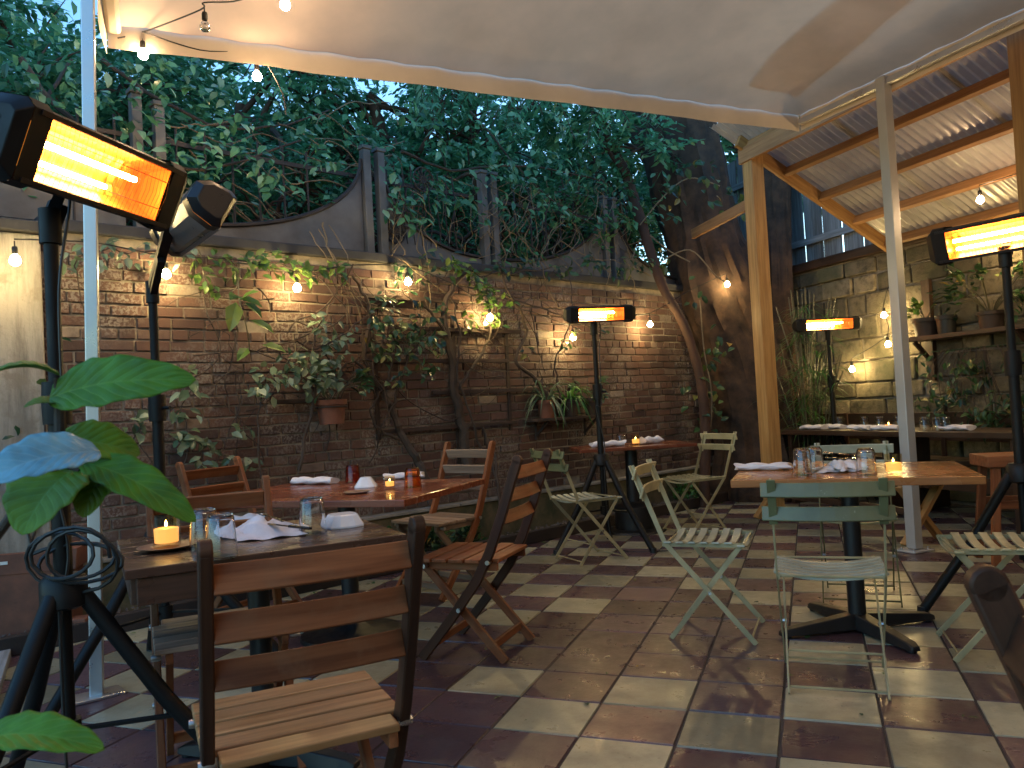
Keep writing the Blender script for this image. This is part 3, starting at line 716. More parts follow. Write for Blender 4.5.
folding('greyed wooden folding chair behind the long red table, against the brick wall', -2.25, 4.55, 200, 'grey_teak', 'teak', 'grey_teak')
folding('reddish wooden folding chair seen side on at the right end of the red table', -1.54, 3.49, -89, 'teak', 'dark_teak')
folding('dark wooden folding chair cut off in the bottom right corner', .53, .90, 82, 'dark_teak', 'dark_teak')

# ------------------------------------------------------------------ tables
def top_poly(mb, pts, z0, z1, tint=None):
    n = len(pts); vs = [V((p[0], p[1], z1)) for p in pts]+[V((p[0], p[1], z0)) for p in pts]
    d = (V((pts[1][0]-pts[0][0], pts[1][1]-pts[0][1], 0))).normalized(); e = V((-d.y, d.x, 0)); o = rng.random()*9
    gr = [V((v.dot(d)+o, v.dot(e)+o, v.z)) for v in vs]
    mb.add(vs, [tuple(range(n)), tuple(range(2*n-1, n-1, -1))]+[(k, n+k, n+(k+1) % n, (k+1) % n) for k in range(n)], gr, tint)
def plank_top(t, name, ax, L_, W_, z0, z1, n, m):
    """tabletop of n planks along local direction ax(angle)"""
    R = M.Rotation(ax, 3, 'Z'); mb = MB()
    for k in range(n):
        yy = -W_/2+W_/n*(k+.5); mb.box(R @ V((0, yy, (z0+z1)/2)), (L_, W_/n-.0012, z1-z0), R)
    return mb.build(name, mt[m], t, bevel=.003)

tA, tB = V((-1.78, 1.66, 0)), V((-2.29, 2.11, 0)); tu = (tB-tA).normalized(); tv = V((tu.y, -tu.x, 0))
if tv.y < 0: tv = -tv
t1c = tA + tu*.34 + tv*.41
ang1 = math.atan2(tv.y, tv.x)
t = thing('dining_table', 'dark walnut square table at the near left with a candle on a saucer', 'table', t1c)
plank_top(t, 'tabletop', ang1, .82, .68, .722, .75, 6, 'walnut')
mb = MB(); R1 = M.Rotation(ang1, 3, 'Z')
for yy in (-.31, .31): mb.box(R1 @ V((0, yy, .682)), (.76, .03, .078), R1)
for xx in (-.38, .38): mb.box(R1 @ V((xx, 0, .682)), (.03, .588, .078), R1)
mb.build('apron', mt['walnut'], t, bevel=.003)
mb = MB(); mb.tube([(.0,.0,.64), (.0,.0,.03)], .036, 16); mb.build('column', mt['cast_iron'], t)
def cross_base(t, rot, L_=.33):
    for k in range(4):
        a = rot+k*PI/2; d = V((math.cos(a), math.sin(a), 0)); sd_ = V((-d.y, d.x, 0)); mb = MB()
        vs = []
        for q, (r_, wv, zt) in enumerate(((.0, .045, .085), (.10, .040, .075), (L_-.03, .030, .045), (L_, .022, .032))):
            for sg, z_ in ((-1, .012), (1, .012), (.75, zt), (-.75, zt)): vs.append(d*r_ + sd_*(wv*sg) + V((0, 0, z_)))
        fs = [(q*4+j, q*4+(j+1) % 4, q*4+4+(j+1) % 4, q*4+4+j) for q in range(3) for j in range(4)]+[(3,2,1,0), (12,13,14,15)]
        mb.add(vs, fs, tint=.5); mb.lathe([(.0,.013), (.022,.013), (.022,0), (0,0)], d*(L_-.03), 10); mb.build('foot', mt['cast_iron'], t, bevel=.004)
cross_base(t, ang1+.78, .34)

TX0, TX1, TY0, TY1 = -2.98, -1.72, 3.15, 4.10
t = thing('dining_table', 'long glossy red brown table beside the brick wall with a small candle', 'table', ((TX0+TX1)/2, (TY0+TY1)/2, 0))
plank_top(t, 'tabletop', 0, TX1-TX0, TY1-TY0, .718, .75, 3, 'red_wood')
mb = MB(); mb.tube([(.05,-.04,.718), (.05,-.04,.03)], .045, 16); mb.build('column', mt['cast_iron'], t)
mb = MB(); mb.lathe([(.05,.07), (.09,.045), (.2,.03), (.26,.02), (.265,0), (0,0)], (.05,-.04,0), 32); mb.build('base', mt['cast_iron'], t)

rtc = V((.15, 4.12, 0))
t = thing('dining_table', 'honey coloured plank table on a black cross foot at the right', 'table', rtc)
plank_top(t, 'tabletop', 0, 1.02, .76, .716, .75, 5, 'honey')
mb = MB(); mb.box((0,0,.70), (.4,.3,.03)); mb.build('top_plate', mt['cast_iron'], t, bevel=.004)
mb = MB(); mb.tube([(0,-.03,.70), (0,-.03,.07)], .040, 18); mb.build('column', mt['cast_iron'], t)
cross_base(t, .55, .40)
for ch in kids(t):
    if ch.name.startswith('foot'): ch.location.y = -.03

e3 = (V((-.91, 6.82, 0))-V((-1.81, 6.38, 0))); ang3 = math.atan2(e3.y, e3.x)
t3c = V((-1.81, 6.38, 0)) + e3*.5 + V((-e3.y, e3.x, 0)).normalized()*.3
t = thing('dining_table', 'small red brown table by the brick wall beside the middle heater', 'table', t3c)
plank_top(t, 'tabletop', ang3, e3.length, .6, .722, .75, 3, 'red_wood')
mb = MB(); mb.tube([(0,0,.72), (0,0,.03)], .055, 16); mb.build('column', mt['cast_iron'], t)
mb = MB(); mb.lathe([(.06,.26), (.15,.24), (.17,.22), (.17,.03), (.26,.02), (.27,0), (0,0)], (0,0,0), 28); mb.build('base', mt['cast_iron'], t)

# long table along the stone wall
fa0, fa1 = V((1.50, 6.60, 0)).dot(dR), V((-.40, 8.75, 0)).dot(dR); fc = (fa0+fa1)/2; FL = abs(fa0-fa1); FO_ = 5.48
t = thing('long_table', 'long dark plank table set with glasses in front of the stone wall', 'table', rpt(fc, FO_+.31, 0))
angR = math.atan2(dR.y, dR.x)
plank_top(t, 'tabletop', angR, FL, .62, .705, .75, 4, 'dark_plank')
for k in (-.92, .0, .92):
    mb = MB(); mb.box(dR*(k*FL*.46)+V((0,0,.35)), (.05, .52, .70), RR); mb.build('leg_panel', mt['dark_plank'], t, bevel=.004)
mb = MB(); mb.box(V((0,0,.30)), (FL*.86, .03, .12), RR); mb.build('stretcher', mt['dark_plank'], t, bevel=.004)
t = thing('wall_bench', 'dark wooden bench with a low back against the stone wall', 'bench', rpt(fc-.1, 6.22, 0))
mb = MB(); mb.box(V((0,0,.44)), (FL+.4, .34, .045), RR); mb.build('seat', mt['dark_plank'], t, bevel=.004)
mb = MB()
for z in (.66, .82): mb.box(nR*.17+V((0,0,z)), (FL+.4, .03, .11), RR)
mb.build('backrest', mt['dark_plank'], t, bevel=.004)
for k in (-1.2, 0, 1.2):
    mb = MB(); mb.box(dR*k+V((0,0,.21)), (.05,.3,.415), RR); mb.box(dR*k+nR*.145+V((0,0,.65)), (.05,.02,.46), RR); mb.build('leg', mt['dark_plank'], t, bevel=.004)

# X legged bench
bA, bB = at_z(905, 545), at_z(757, 518); bd = (bA-bB); bd.z = 0; bl = bd.length; bd.normalize(); bn = V((-bd.y, bd.x, 0))
t = thing('trestle_bench', 'pale pine bench on crossed legs behind the honey table', 'bench', (bA+bB)/2+bn*.17)
Rb = M((bd, bn, V((0,0,1)))).transposed()
mb = MB()
for k in (-.085, .085): mb.box(bn*k+V((0,0,.44)), (bl+.35, .165, .035), Rb)
mb.build('seat', mt['dark_plank'], t, bevel=.004)
for e in (-1, 1):
    for s_ in (-1, 1):
        mb = MB(); c = bd*(e*bl/2 + s_*.02); mb.bar(c-bn*(s_*.19)+V((0,0,.0)), c+bn*(s_*.17)+V((0,0,.42)), .036, .07, up=bd); mb.build('crossed_leg', mt['pine'], t, bevel=.004)
mb = MB(); mb.bar(bd*(-bl/2)+V((0,0,.21)), bd*(bl/2)+V((0,0,.21)), .03, .05); mb.build('stretcher', mt['dark_plank'], t, bevel=.003)

# tall stool at the right edge
sp = at_d(1010, 470, 5.0); sp.z = 0
t = thing('wooden_stool', 'worn brown wooden stool at the right edge behind the black heater leg', 'stool', sp, -math.radians(-10))
mb = MB(); mb.box((0,0,.64), (.36,.3,.07)); mb.build('seat', mt['teak'], t, bevel=.006)
for x in (-1, 1):
    for y in (-1, 1): mb = MB(); mb.bar((x*.12,y*.1,.60), (x*.17,y*.14,0), .045, .045); mb.build('leg', mt['teak'], t, bevel=.004)
for y in (-1, 1): mb = MB(); mb.box((0,y*.12,.37), (.27,.025,.05)); mb.build('stretcher', mt['teak'], t, bevel=.003)

# ------------------------------------------------------------------ patio heaters
def heater(label, base, zc, axis_az, tilt, head_off=(0,0,0), tripod_rot=0.0, L_=.58, hub=.70, spread=.52, house='housing', cable=True, pole_r=.0245, bright='tube', hs=1.0):
    """axis_az: direction of the head's long axis; the glowing face looks to axis_az+90 and is tilted down by tilt"""
    t = thing('patio_heater', label, 'heater', (base[0], base[1], 0), 0, 'electric tripod patio heaters')
    A = az(axis_az); Fh = az(axis_az+90); tl = math.radians(tilt)
    Fd = Fh*math.cos(tl) - V((0,0,1))*math.sin(tl); Ud = Fh*math.sin(tl) + V((0,0,1))*math.cos(tl)
    hc = V(head_off) + V((0,0,zc))
    fn = lambda x, a, b: hc + A*x + Fd*a + Ud*(b*hs)      # a: towards the face, b: up across the face
    prof = [(.055,.064), (.028,.076), (-.05,.068), (-.092,.036), (-.092,-.036), (-.05,-.068), (.028,-.076), (.055,-.064)]
    top_z = zc-.09
    mb = MB(); mb.tube([(0,0,hub-.05), (0,0,1.25)], pole_r, 14); mb.build('pole', mt['black'], t)
    mb = MB(); mb.tube([(0,0,1.2), (0,0,top_z)], pole_r*.8, 14); mb.build('inner_pole', mt['black'], t)
    mb = MB(); mb.lathe([(0,.06), (pole_r*1.5,.06), (pole_r*1.6,0), (pole_r*1.5,-.06), (0,-.06)], (0,0,1.22), 14); mb.tube([(0,0,1.22), (pole_r*3,0,1.22)], .008, 8); mb.build('clamp', mt['black'], t)
    mb = MB(); mb.lathe([(0,.035), (.05,.035), (.062,.02), (.062,-.05), (.04,-.06), (0,-.06)], (0,0,hub), 12)
    mb.tube([(0,0,hub), (0,0,.26)], .018, 12); mb.lathe([(0,.03), (.032,.03), (.032,-.03), (0,-.03)], (0,0,.30), 12); mb.build('hub', mt['black'], t)
    for k in range(3):
        a = tripod_rot+k*2*PI/3; d = V((math.cos(a), math.sin(a), 0)); mb = MB()
        mb.tube([d*.045+V((0,0,hub-.02)), d*(spread*.5)+V((0,0,hub*.5)), d*spread+V((0,0,.012))], [.024,.024,.024], 10)
        lg = mb.build('leg', mt['black'], t)
        mb = MB(); mb.tube([d*.03+V((0,0,.30)), d*(spread*.56)+V((0,0,hub*.42))], .008, 6); mb.build('brace', mt['black'], lg)
        mb = MB(); mb.lathe([(0,.035), (.024,.035), (.026,0), (0,0)], d*spread, 10); mb.build('rubber_foot', mt['rubber'], lg)
    # head
    mb = MB(); n = len(prof)
    vs = [fn(x, a, b) for x in (-L_/2, L_/2) for a, b in prof]
    mb.add(vs, [(k, k+1, n+k+1, n+k) for k in range(n-1)], tint=.5)
    for k in range(9):                                        # cooling slots on the back
        x = -L_*.32+L_*.08*k; mb.prism([(-.093,.03), (-.097,.03), (-.097,-.03), (-.093,-.03)], x-.006, x+.006, fn, .2)
    mb.bar(fn(-L_/2, .056, .066), fn(L_/2, .056, .066), .013, .016, up=Fd); mb.bar(fn(-L_/2, .056, -.066), fn(L_/2, .056, -.066), .013, .016, up=Fd)
    hd = mb.build('housing', mt[house], t)
    for e in (-1, 1):
        mb = MB(); pr2 = [(a*1.08, b*1.10) for a, b in prof]
        x0, x1, x2 = e*(L_/2-.04), e*(L_/2+.02), e*(L_/2+.055)
        mb.prism(pr2, x0, x1, fn, .5, caps=False); mb.prism(pr2, x1, x2, fn, .5, scale1=.70)
        # closing plate beside the glowing opening
        mb.add([fn(x0, .056, .069), fn(x1, .06, .069), fn(x1, .06, -.069), fn(x0, .056, -.069)], [(0,1,2,3)], tint=.5)
        for b_ in (-.03, .03): mb.lathe([(0,.003), (.007,.003), (.007,0)], fn(x2+e*.001, 0, b_), 8, R=A.to_track_quat('Z', 'Y').to_matrix())
        mb.build('end_cap', mt['black'] if house == 'housing' else mt['housing'], hd, bevel=.004)
    LR = L_/2-.045
    mb = MB()
    rp = [(.05,.060), (.02,.055), (-.02,.042), (-.035,.018), (-.035,-.018), (-.02,-.042), (.02,-.055), (.05,-.060)]
    nn_ = 24
    vs = [fn(-LR+2*LR*q/nn_, a-(.004 if q % 2 else 0), b) for q in range(nn_+1) for a, b in rp]
    mb.add(vs, [(q*8+k, q*8+k+1, q*8+9+k, q*8+8+k) for q in range(nn_) for k in range(7)], tint=.5)
    for e in (-1, 1): mb.add([fn(e*LR, a, b) for a, b in rp], [tuple(range(8))], tint=.5)
    mb.build('reflector', mt['reflector'], hd)
    mb = MB(); mb.tube([fn(-LR*.93, .012, .012), fn(LR*.62, .012, .012)], .0085, 10); mb.build('heating_tube', mt[bright], hd)
    mb = MB(); mb.tube([fn(-LR*.93, -.012, -.026), fn(LR*.3, -.012, -.026)], .0075, 10); mb.build('heating_tube', mt[bright], hd)
    mb = MB()
    for q in range(31):
        x = -LR+2*LR*q/30; mb.tube([fn(x, .052, -.060), fn(x, .062, 0), fn(x, .052, .060)], .0007, 4, caps=False)
    for b_ in (-.032, .032): mb.tube([fn(-LR, .058, b_), fn(LR, .058, b_)], .0013, 4)
    mb.build('grille', mt['grille'], hd)
    mb = MB(); mb.bar((0,0,top_z-.02), fn(head_off[0]*0, -.07, -.06)*.5+V((0,0,top_z))*.5, .03, .05); mb.bar(fn(0,-.08,-.02), V((0,0,top_z)), .04, .03)
    mb.lathe([(0,.05), (.03,.05), (.03,-.05), (0,-.05)], (0,0,top_z-.02), 12); mb.build('bracket', mt['black'], t)
    if cable:
        mb = MB(); p0 = fn(0, -.085, -.03); pts = [p0, p0+V((.03,-.02,-.10)), V((pole_r+.012,-.01,zc-.30)), V((pole_r+.006,-.012,zc-.7)), V((-.01,-pole_r-.008,1.1)), V((pole_r+.01,-.01,.82)), V((.03,-.04,.6)), V((.05,-.05,.12)), V((.16,-.12,.008)), V((.5,-.1,.008))]
        mb.tube(smooth_pts(pts, 6), .0042, 6); mb.build('cable', mt['rubber'], t)
    return t, fn
def smooth_pts(pts, n):
    pts = [V(p) for p in pts]; out = []
    for i in range(len(pts)-1):
        p0, p1, p2, p3 = pts[max(i-1, 0)], pts[i], pts[i+1], pts[min(i+2, len(pts)-1)]
        for k in range(n):
            t = k/n; out.append(.5*((2*p1)+(p2-p0)*t+(2*p0-5*p1+4*p2-p3)*t*t+(3*p1-p0-3*p2+p3)*t**3))
    return out+[pts[-1]]
h1 = at_d(58, 431, 2.25); h2 = at_d(158, 427, 3.6); h3 = at_d(598, 402, 6.2); h4 = at_d(1014, 380, 3.85); h5 = at_d(832, 390, 8.0)
heater('large glowing tripod heater at the near left beside the foreground leaves', h1, 1.835, -8, 24, tripod_rot=math.radians(-80), spread=.5, head_off=(.115,.055,.05), L_=.57, hs=1.35)
hb = (at_d(199, 424, 2.85)-h2); hb.z = 0
heater('tripod heater with its head turned away, behind the near left table', h2, 1.86, -57, 30, head_off=(.42, -.19, .12), tripod_rot=math.radians(-98), spread=.56, house='housing_alu', cable=False)
heater('glowing tripod heater in the middle, in front of the brick wall', h3, 1.83, 60, 10, hs=.82, head_off=(.05,.02,0), tripod_rot=math.radians(-20), L_=.45, spread=.42)
heater('glowing tripod heater at the right edge under the corrugated roof', h4, 1.85, 123, 14, hs=1.15, tripod_rot=math.atan2(4.438-h4.y, .457-h4.x), spread=.47, cable=False)
heater('small glowing tripod heater farthest away, by the stone wall', h5, 1.80, 68, 6, hs=.85, tripod_rot=.4, L_=.56, spread=.4, cable=False)
# coil of cable hung on the near heater
mb = MB(); c = at_d(72, 556, 2.2); sv_ = V((.937, .35, 0)); pts = []
for k in range(76):
    a = k*2*PI/17; w_ = k/17.0
    pts.append(c + sv_*(.03*math.sin(w_*2.3) + (.105+.022*math.sin(w_*3.1))*math.cos(a)) + V((0,0,.012*math.sin(w_*4)-.01 + (.068+.018*math.cos(w_*2.2))*math.sin(a))) + V((.02,-.04,0))*(.8*math.sin(a*.5+w_)))
mb.tube(pts, .0055, 7); tag(mb.build('coiled_cable', mt['rubber']), 'loops of black cable hung on the near left heater pole', 'cable')

# ------------------------------------------------------------------ things on the tables
def tumbler(name, label, p, cat='glass', mat='glass', rb=.043, rt=.035, h=.115, group=None):
    """drinking glass turned upside down on the table"""
    mb = MB(); th = .003
    mb.lathe([(rb-th, 0), (rb, 0), (rb, .004), (rt+.003, h-.012), (rt-.004, h), (0, h), (0, h-.009), (rt-.005, h-.010), (rt-.001, h-.02), (rb-th, .003), (rb-th, 0)], (0,0,0), 28)
    nl = 28
    for i in range(nl, 5*nl):
        x_, y_, z_ = mb.v[i]; f_ = 1-.022*(i % 2)*(1 if .01 < z_ < h*.9 or i//nl in (2, 3) else .3); mb.v[i] = (x_*f_, y_*f_, z_)
    o = mb.build(name, mt[mat]); o.location = p; return tag(o, label, cat, group)
def candle(label, p, s=1.0, h=.10):
    t = thing('candle', label, 'candle', p)
    r_ = .041*s; mb = MB(); mb.lathe([(0,0), (r_*.9,0), (r_,.006), (r_*1.06,h*s), (r_*1.0,h*s), (r_*.93,.012), (0,.012)], (0,0,0), 24); mb.build('glass_holder', mt['candle_glass'], t)
    mb = MB(); mb.lathe([(0,.016), (r_*.86,.016), (r_*.90,h*s*.56), (r_*.7,h*s*.58), (0,h*s*.55)], (0,0,0), 20); wx = mb.build('wax', mt['wax'], t)
    mb = MB(); mb.tube([(0,0,h*s*.55), (0,0,h*s*.62)], .0012, 5); mb.build('wick', mt['rubber'], wx)
    mb = MB(); z0 = h*s*.60; mb.lathe([(0,z0), (.0035*s,z0+.004*s), (.0042*s,z0+.009*s), (.0022*s,z0+.015*s), (0,z0+.021*s)], (0,0,0), 10); mb.build('flame', mt['flame'], wx)
    return t
def napkin_roll(label, p, ang, L_=.24, w_=.06, h_=.03):
    mb = MB(); ph = rng.random()*9
    def fn(u, v):
        a = v*2*PI; x = (u-.5)*L_; k = 1+.35*abs(u-.5)**1.3*1.5+.10*math.sin(9*u+ph+2*math.sin(a))
        return V((x+.012*math.sin(a*2+ph), math.cos(a)*w_/2*k+.012*math.sin(u*5+ph), max(0.001, h_/2+math.sin(a)*h_/2*(1+.25*math.sin(u*14+ph+a)))))
    mb.sheet(fn, 28, 18, .5)
    for e in (0, 1): mb.add([fn(e, k/18) for k in range(18)], [tuple(range(18))], tint=.5)
    o = mb.build('napkin', mt['napkin']); o.location = p; o.rotation_euler = (0, 0, ang); return tag(o, label, 'napkin')
def napkin_heap(label, p, ang, sx=.26, sy=.17, h_=.05):
    mb = MB(); ph = rng.random()*9
    for q in range(3):
        oz = .008*q; a0 = ang+q*.6; cx, cy = rng.uniform(-.03,.03), rng.uniform(-.02,.02); f = 1-.2*q
        def fn(u, v, oz=oz, a0=a0, cx=cx, cy=cy, f=f):
            x, y = (u-.5)*sx*f, (v-.5)*sy*f; rr = max(abs(u-.5), abs(v-.5))*2
            z = .004+oz+(1-rr**2)*h_*(.35+.5*abs(math.sin(u*6+ph+q)*math.cos(v*5+q+ph)))+.006*math.sin(u*19+v*11+ph)*(1-rr*.6)
            x += .02*math.sin(v*7+ph+q); y += .015*math.sin(u*8+ph)
            return V((cx+x*math.cos(a0)-y*math.sin(a0), cy+x*math.sin(a0)+y*math.cos(a0), max(.001, z)))
        mb.sheet(fn, 22, 16, .5)
    o = mb.build('napkin', mt['napkin']); o.location = p; return tag(o, label, 'napkin')
def fork(label, p, ang):
    mb = MB(); mb.path([(-.10,0,.004), (-.03,0,.006), (.03,0,.007), (.05,0,.004)], .009, .003, (0,1,0)); mb.box((.068,0,.006), (.036,.022,.002))
    for k in range(4): mb.box((.108,-.0085+.0057*k,.007), (.05,.003,.0018))
    o = mb.build('fork', mt['cutlery']); o.location = p; o.rotation_euler = (0,-.05,ang); return tag(o, label, 'fork')
def knife(label, p, ang):
    mb = MB(); mb.box((-.05,0,.005), (.10,.013,.007)); mb.add([(0,.007,.005), (.10,.009,.005), (.118,-.002,.005), (.09,-.008,.005), (0,-.006,.005), (.0,.007,.0035), (.10,.009,.0035), (.118,-.002,.0035), (.09,-.008,.0035), (0,-.006,.0035)], [(0,4,3,2,1), (5,6,7,8,9), (0,1,6,5), (1,2,7,6), (2,3,8,7), (3,4,9,8), (4,0,5,9)])
    o = mb.build('knife', mt['cutlery']); o.location = p; o.rotation_euler = (0,-.04,ang); return tag(o, label, 'knife')
def dish(label, p, ang, w0=.075, w1=.05, h_=.035):
    mb = MB(); vs = []
    for wv, z in ((w0, 0), (w0, .006), (w1, h_), (w1*.9, h_+.004)):
        for a in range(16):
            th = a*PI/8+PI/8; c, s_ = math.cos(th), math.sin(th); k = (abs(c)**4+abs(s_)**4)**-.25; vs.append((wv*k*c, wv*k*s_, z))
    fs = [(q*16+k, q*16+(k+1) % 16, q*16+16+(k+1) % 16, q*16+16+k) for q in range(3) for k in range(16)]+[tuple(range(48, 64))]
    mb.add(vs, fs, tint=.5, smooth=False); o = mb.build('dish', mt['ceramic']); o.location = p; o.rotation_euler = (0,0,ang); return tag(o, label, 'dish')
Z = .751
def tz(px, py): return at_z(px, py, Z)
p = tz(167, 549); mb = MB(); mb.lathe([(0,0), (.05,0), (.085,.010), (.088,.012), (.082,.013), (.05,.006), (0,.006)], (0,0,0), 32); o = mb.build('saucer', mt['slate']); o.location = p
tag(o, 'round brown saucer under the candle on the near left table', 'saucer')
candle('lit candle in clear glass on the brown saucer', p+V((0,0,.0065)), 1.0, .105)
tumbler('tumbler', 'upturned clear tumbler next to the saucer candle on the near left table', tz(205, 549), h=.125, rb=.046, rt=.036)
tumbler('tumbler', 'upturned clear tumbler between the saucer candle and the crumpled napkin, nearer the camera', tz(222, 557), h=.125, rb=.046, rt=.036)
tumbler('tumbler', 'upturned clear tumbler next to the white dish on the near left table', tz(313, 533), h=.12, rb=.046, rt=.037)
napkin_heap('crumpled white napkin with cutlery on the near left table', tz(264, 535), .6, .27, .19, .06)
fork('steel fork lying on the crumpled napkin of the near left table', tz(272, 534)+V((0,0,.052)), 2.6)
knife('steel knife lying on the crumpled napkin of the near left table', tz(290, 538)+V((0,0,.034)), 2.9)
napkin_roll('folded white napkin at the back corner of the near left table', tz(243, 524), ang1, .14, .07, .035)
dish('square white dish turned over on the near left table', tz(343, 526), ang1, .068, .05, .04)

napkin_roll('rolled white napkin at the back left of the long red table', tz(313, 484), -.12, .30, .075, .04)
dish('small white folded pyramid dish on the long red table', tz(366, 487), .4, .06, .03, .05)
mb = MB(); mb.lathe([(0,0), (.05,0), (.07,.008), (.066,.010), (.05,.005), (0,.005)], (0,0,0), 28); o = mb.build('coaster', mt['slate']); o.location = tz(357, 493); tag(o, 'dark round coaster at the front of the long red table', 'coaster')
candle('small lit candle on the long red table beside the amber glass', tz(390, 489), .62, .11)
tumbler('amber_tumbler', 'upturned amber tumbler on the long red table', tz(413, 487), mat='amber', rb=.046, rt=.036, h=.10)
tumbler('red_tumbler', 'dim reddish tumbler left of the white dish on the long red table', tz(353, 482), mat='red_glass', rb=.045, rt=.036, h=.10)
napkin_roll('white napkin behind the amber tumbler on the long red table', tz(404, 479), .5, .22, .06, .035)

napkin_roll('rolled white napkin at the left end of the honey table', tz(763, 470), .02, .26, .07, .035)
tumbler('tumbler', 'upturned clear tumbler left of the patterned napkin on the honey table, nearest the rolled napkin', tz(803, 475), h=.125)
tumbler('tumbler', 'upturned clear tumbler touching the patterned napkin on the honey table', tz(815, 472), h=.12)
tumbler('tumbler', 'upturned clear tumbler between the napkin and the candle of the honey table', tz(867, 475), h=.12)
napkin_heap('crumpled white napkin in the middle of the honey table', tz(843, 471), .2, .22, .17, .055)
fork('dark fork on the crumpled napkin of the honey table', tz(842, 466)+V((0,0,.055)), 2.4)
knife('dark knife on the crumpled napkin of the honey table', tz(848, 470)+V((0,0,.05)), 2.7)
candle('lit candle glowing orange on the right half of the honey table', tz(894, 474), .85, .105)

def on_t3(u, v): return t3c + e3.normalized()*u + V((-e3.y, e3.x, 0)).normalized()*v + V((0,0,Z))
napkin_roll('white napkin on the left half of the small wall table', on_t3(-.22, -.1), ang3+.1, .3, .08, .05)
napkin_roll('white napkin on the right half of the small wall table', on_t3(.19, .02), ang3+.5, .2, .08, .06)
candle('pale lit candle in the middle of the small wall table', on_t3(.03, -.08), .85, .105)
tumbler('tumbler', 'upturned clear tumbler beside the candle on the small wall table', on_t3(-.07, .05), h=.10)

def on_far(px, inset=.2): 
    P = rpt(0, FO_+inset, 0); p = at_pl(px, 430, P, nR); p.z = Z; return p
for px, ins, lab in ((815,.14,'white napkin nearest the left end of the long dark table'), (833,.25,'second white napkin from the left end of the long dark table'), (862,.12,'broad white napkin left of the candle on the long dark table'), (886,.14,'white napkin in front of the candle on the long dark table'), (957,.2,'white napkin at the right end of the long dark table')):
    napkin_roll(lab, on_far(px, ins), angR+rng.uniform(-.2,.2), .26, .1, .045)
for px, ins, lab in ((840,.38,'upturned tumbler at the left end of the long dark table'), (865,.42,'second upturned tumbler from the left on the long dark table'), (880,.38,'upturned tumbler just left of the candle on the long dark table'), (899,.36,'upturned tumbler just right of the candle on the long dark table'), (925,.2,'upturned tumbler right of the canopy post on the long dark table'), (938,.18,'pair mate tumbler left of the rightmost one on the long dark table'), (946,.2,'rightmost upturned tumbler on the long dark table')):
    tumbler('tumbler', lab, on_far(px, ins), h=.115)
candle('round lit candle on the long dark table by the stone wall', on_far(889, .2), .9, .09)

# ------------------------------------------------------------------ string lights
def lights(label, path, drops, drop_len=.09, matb='bulb', r=.027, off=()):
    t = thing('string_lights', label, 'string lights', path[0])
    o = V(path[0]); sp_ = smooth_pts([V(p)-o for p in path], 6)
    mb = MB(); mb.tube(sp_, .004, 6); mb.build('cable', mt['rubber'], t)
    for k, p in enumerate(drops):
        p = V(p)-o
        mb = MB(); mb.tube([p+V((0,0,drop_len)), p+V((0,0,.052))], .0035, 6); mb.lathe([(0,.062), (.012,.06), (.0145,.05), (.0145,.022), (.012,.018), (0,.018)], p, 12); so = mb.build('socket', mt['rubber'], t)
        mb = MB(); mb.lathe([(0,.02), (.010,.017), (r*.8,.002), (r,-.014), (r*.93,-.026), (r*.6,-.037), (0,-.042)], p, 16); mb.build('bulb', mt['bulb_off' if k in off else matb], so)
    return t
eB = lambda px, py, b=.10: at_pl(px, py, P0+cb*b, cb)       # on the vertical plane just inside the canopy's back edge
d1, d2 = eB(143, 52, -.02), eB(257, 74, -.02)
up = V((0,0,.11))
c0 = eB(205, 24, .5); c3 = eB(285, 2, .62)
lights('string lights clipped along the back edge of the canopy, one bulb unlit', [eB(118, 38, .02), d1+up, eB(200, 10, .45), c0+up, eB(240, 0, .5), c3+V((0,0,.12)), c3+az(110)*1.2+V((0,0,.18)), c3+az(110)*2.6+V((0,0,.14)), c3+az(125)*4.0+V((0,0,.16))],
       [d1, c0, c3, c3+az(110)*1.25+V((0,0,.05)), c3+az(110)*2.6+V((0,0,.03)), c3+az(125)*3.9+V((0,0,.05))], .1, off=(1,))
lights('short black cable with one lit bulb along the canopy edge', [d1+up+cb*.01, eB(200, 50, -.01), d2+up, eB(281, 90, -.02), eB(286, 115, -.02)], [d2], .1)
wb = [on_wall(15, 258, .34)]+[on_wall(*q, .17) for q in ( (166,272), (297,286), (408,280), (490,316), (573,336), (650,323))]
wpath = []
for i, p in enumerate(wb):
    wpath.append(p+V((0,0,.10)))
    if i < len(wb)-1: wpath.append((p+wb[i+1])/2+V((0,0,.13)))
trl = at_d(727, 283, 8.3)
lights('string lights looped along the top of the brick wall', wpath+[(wb[-1]+trl)/2+V((0,0,.12)), trl+V((0,0,.1))], wb+[trl], .09, 'bulb_wall')
sb = [at_pl(*q, nR*(SO-.15), nR) for q in ((852,368), (888,343), (884,314))]
x1 = rpt(sb[0].dot(dR)+1.9, SO-.2, 2.25); x2 = rpt(sb[0].dot(dR)+3.0, SO-.5, 2.3)
lights('string lights hanging in front of the stone wall', [sb[0]+V((0,0,.1)), sb[1]+V((0,0,.09)), sb[2]+V((0,0,.1)), sb[2]+V((.2,-.2,.4)), x1+V((0,0,.1)), x2+V((0,0,.1))], sb+[x1, x2], .09, 'bulb_wall')
# strand under the corrugated roof; one added behind the camera to brighten the canopy
q0 = [rpt(A_2-1.0+.9*k, 5.6, 2.55) for k in range(4)]
lights('string lights under the corrugated roof beyond the right edge', [p+V((0,0,.1)) for p in q0], q0, .09)
q1 = [P0+ca*(.5+.95*k)+cb*(5.7+.15*(k % 2))+V((0,0,2.8)) for k in range(5)]
lights('added string of bulbs behind the camera that brightens the canopy', [p+V((0,0,.1)) for p in q1], q1, .09, 'bulb_fill')

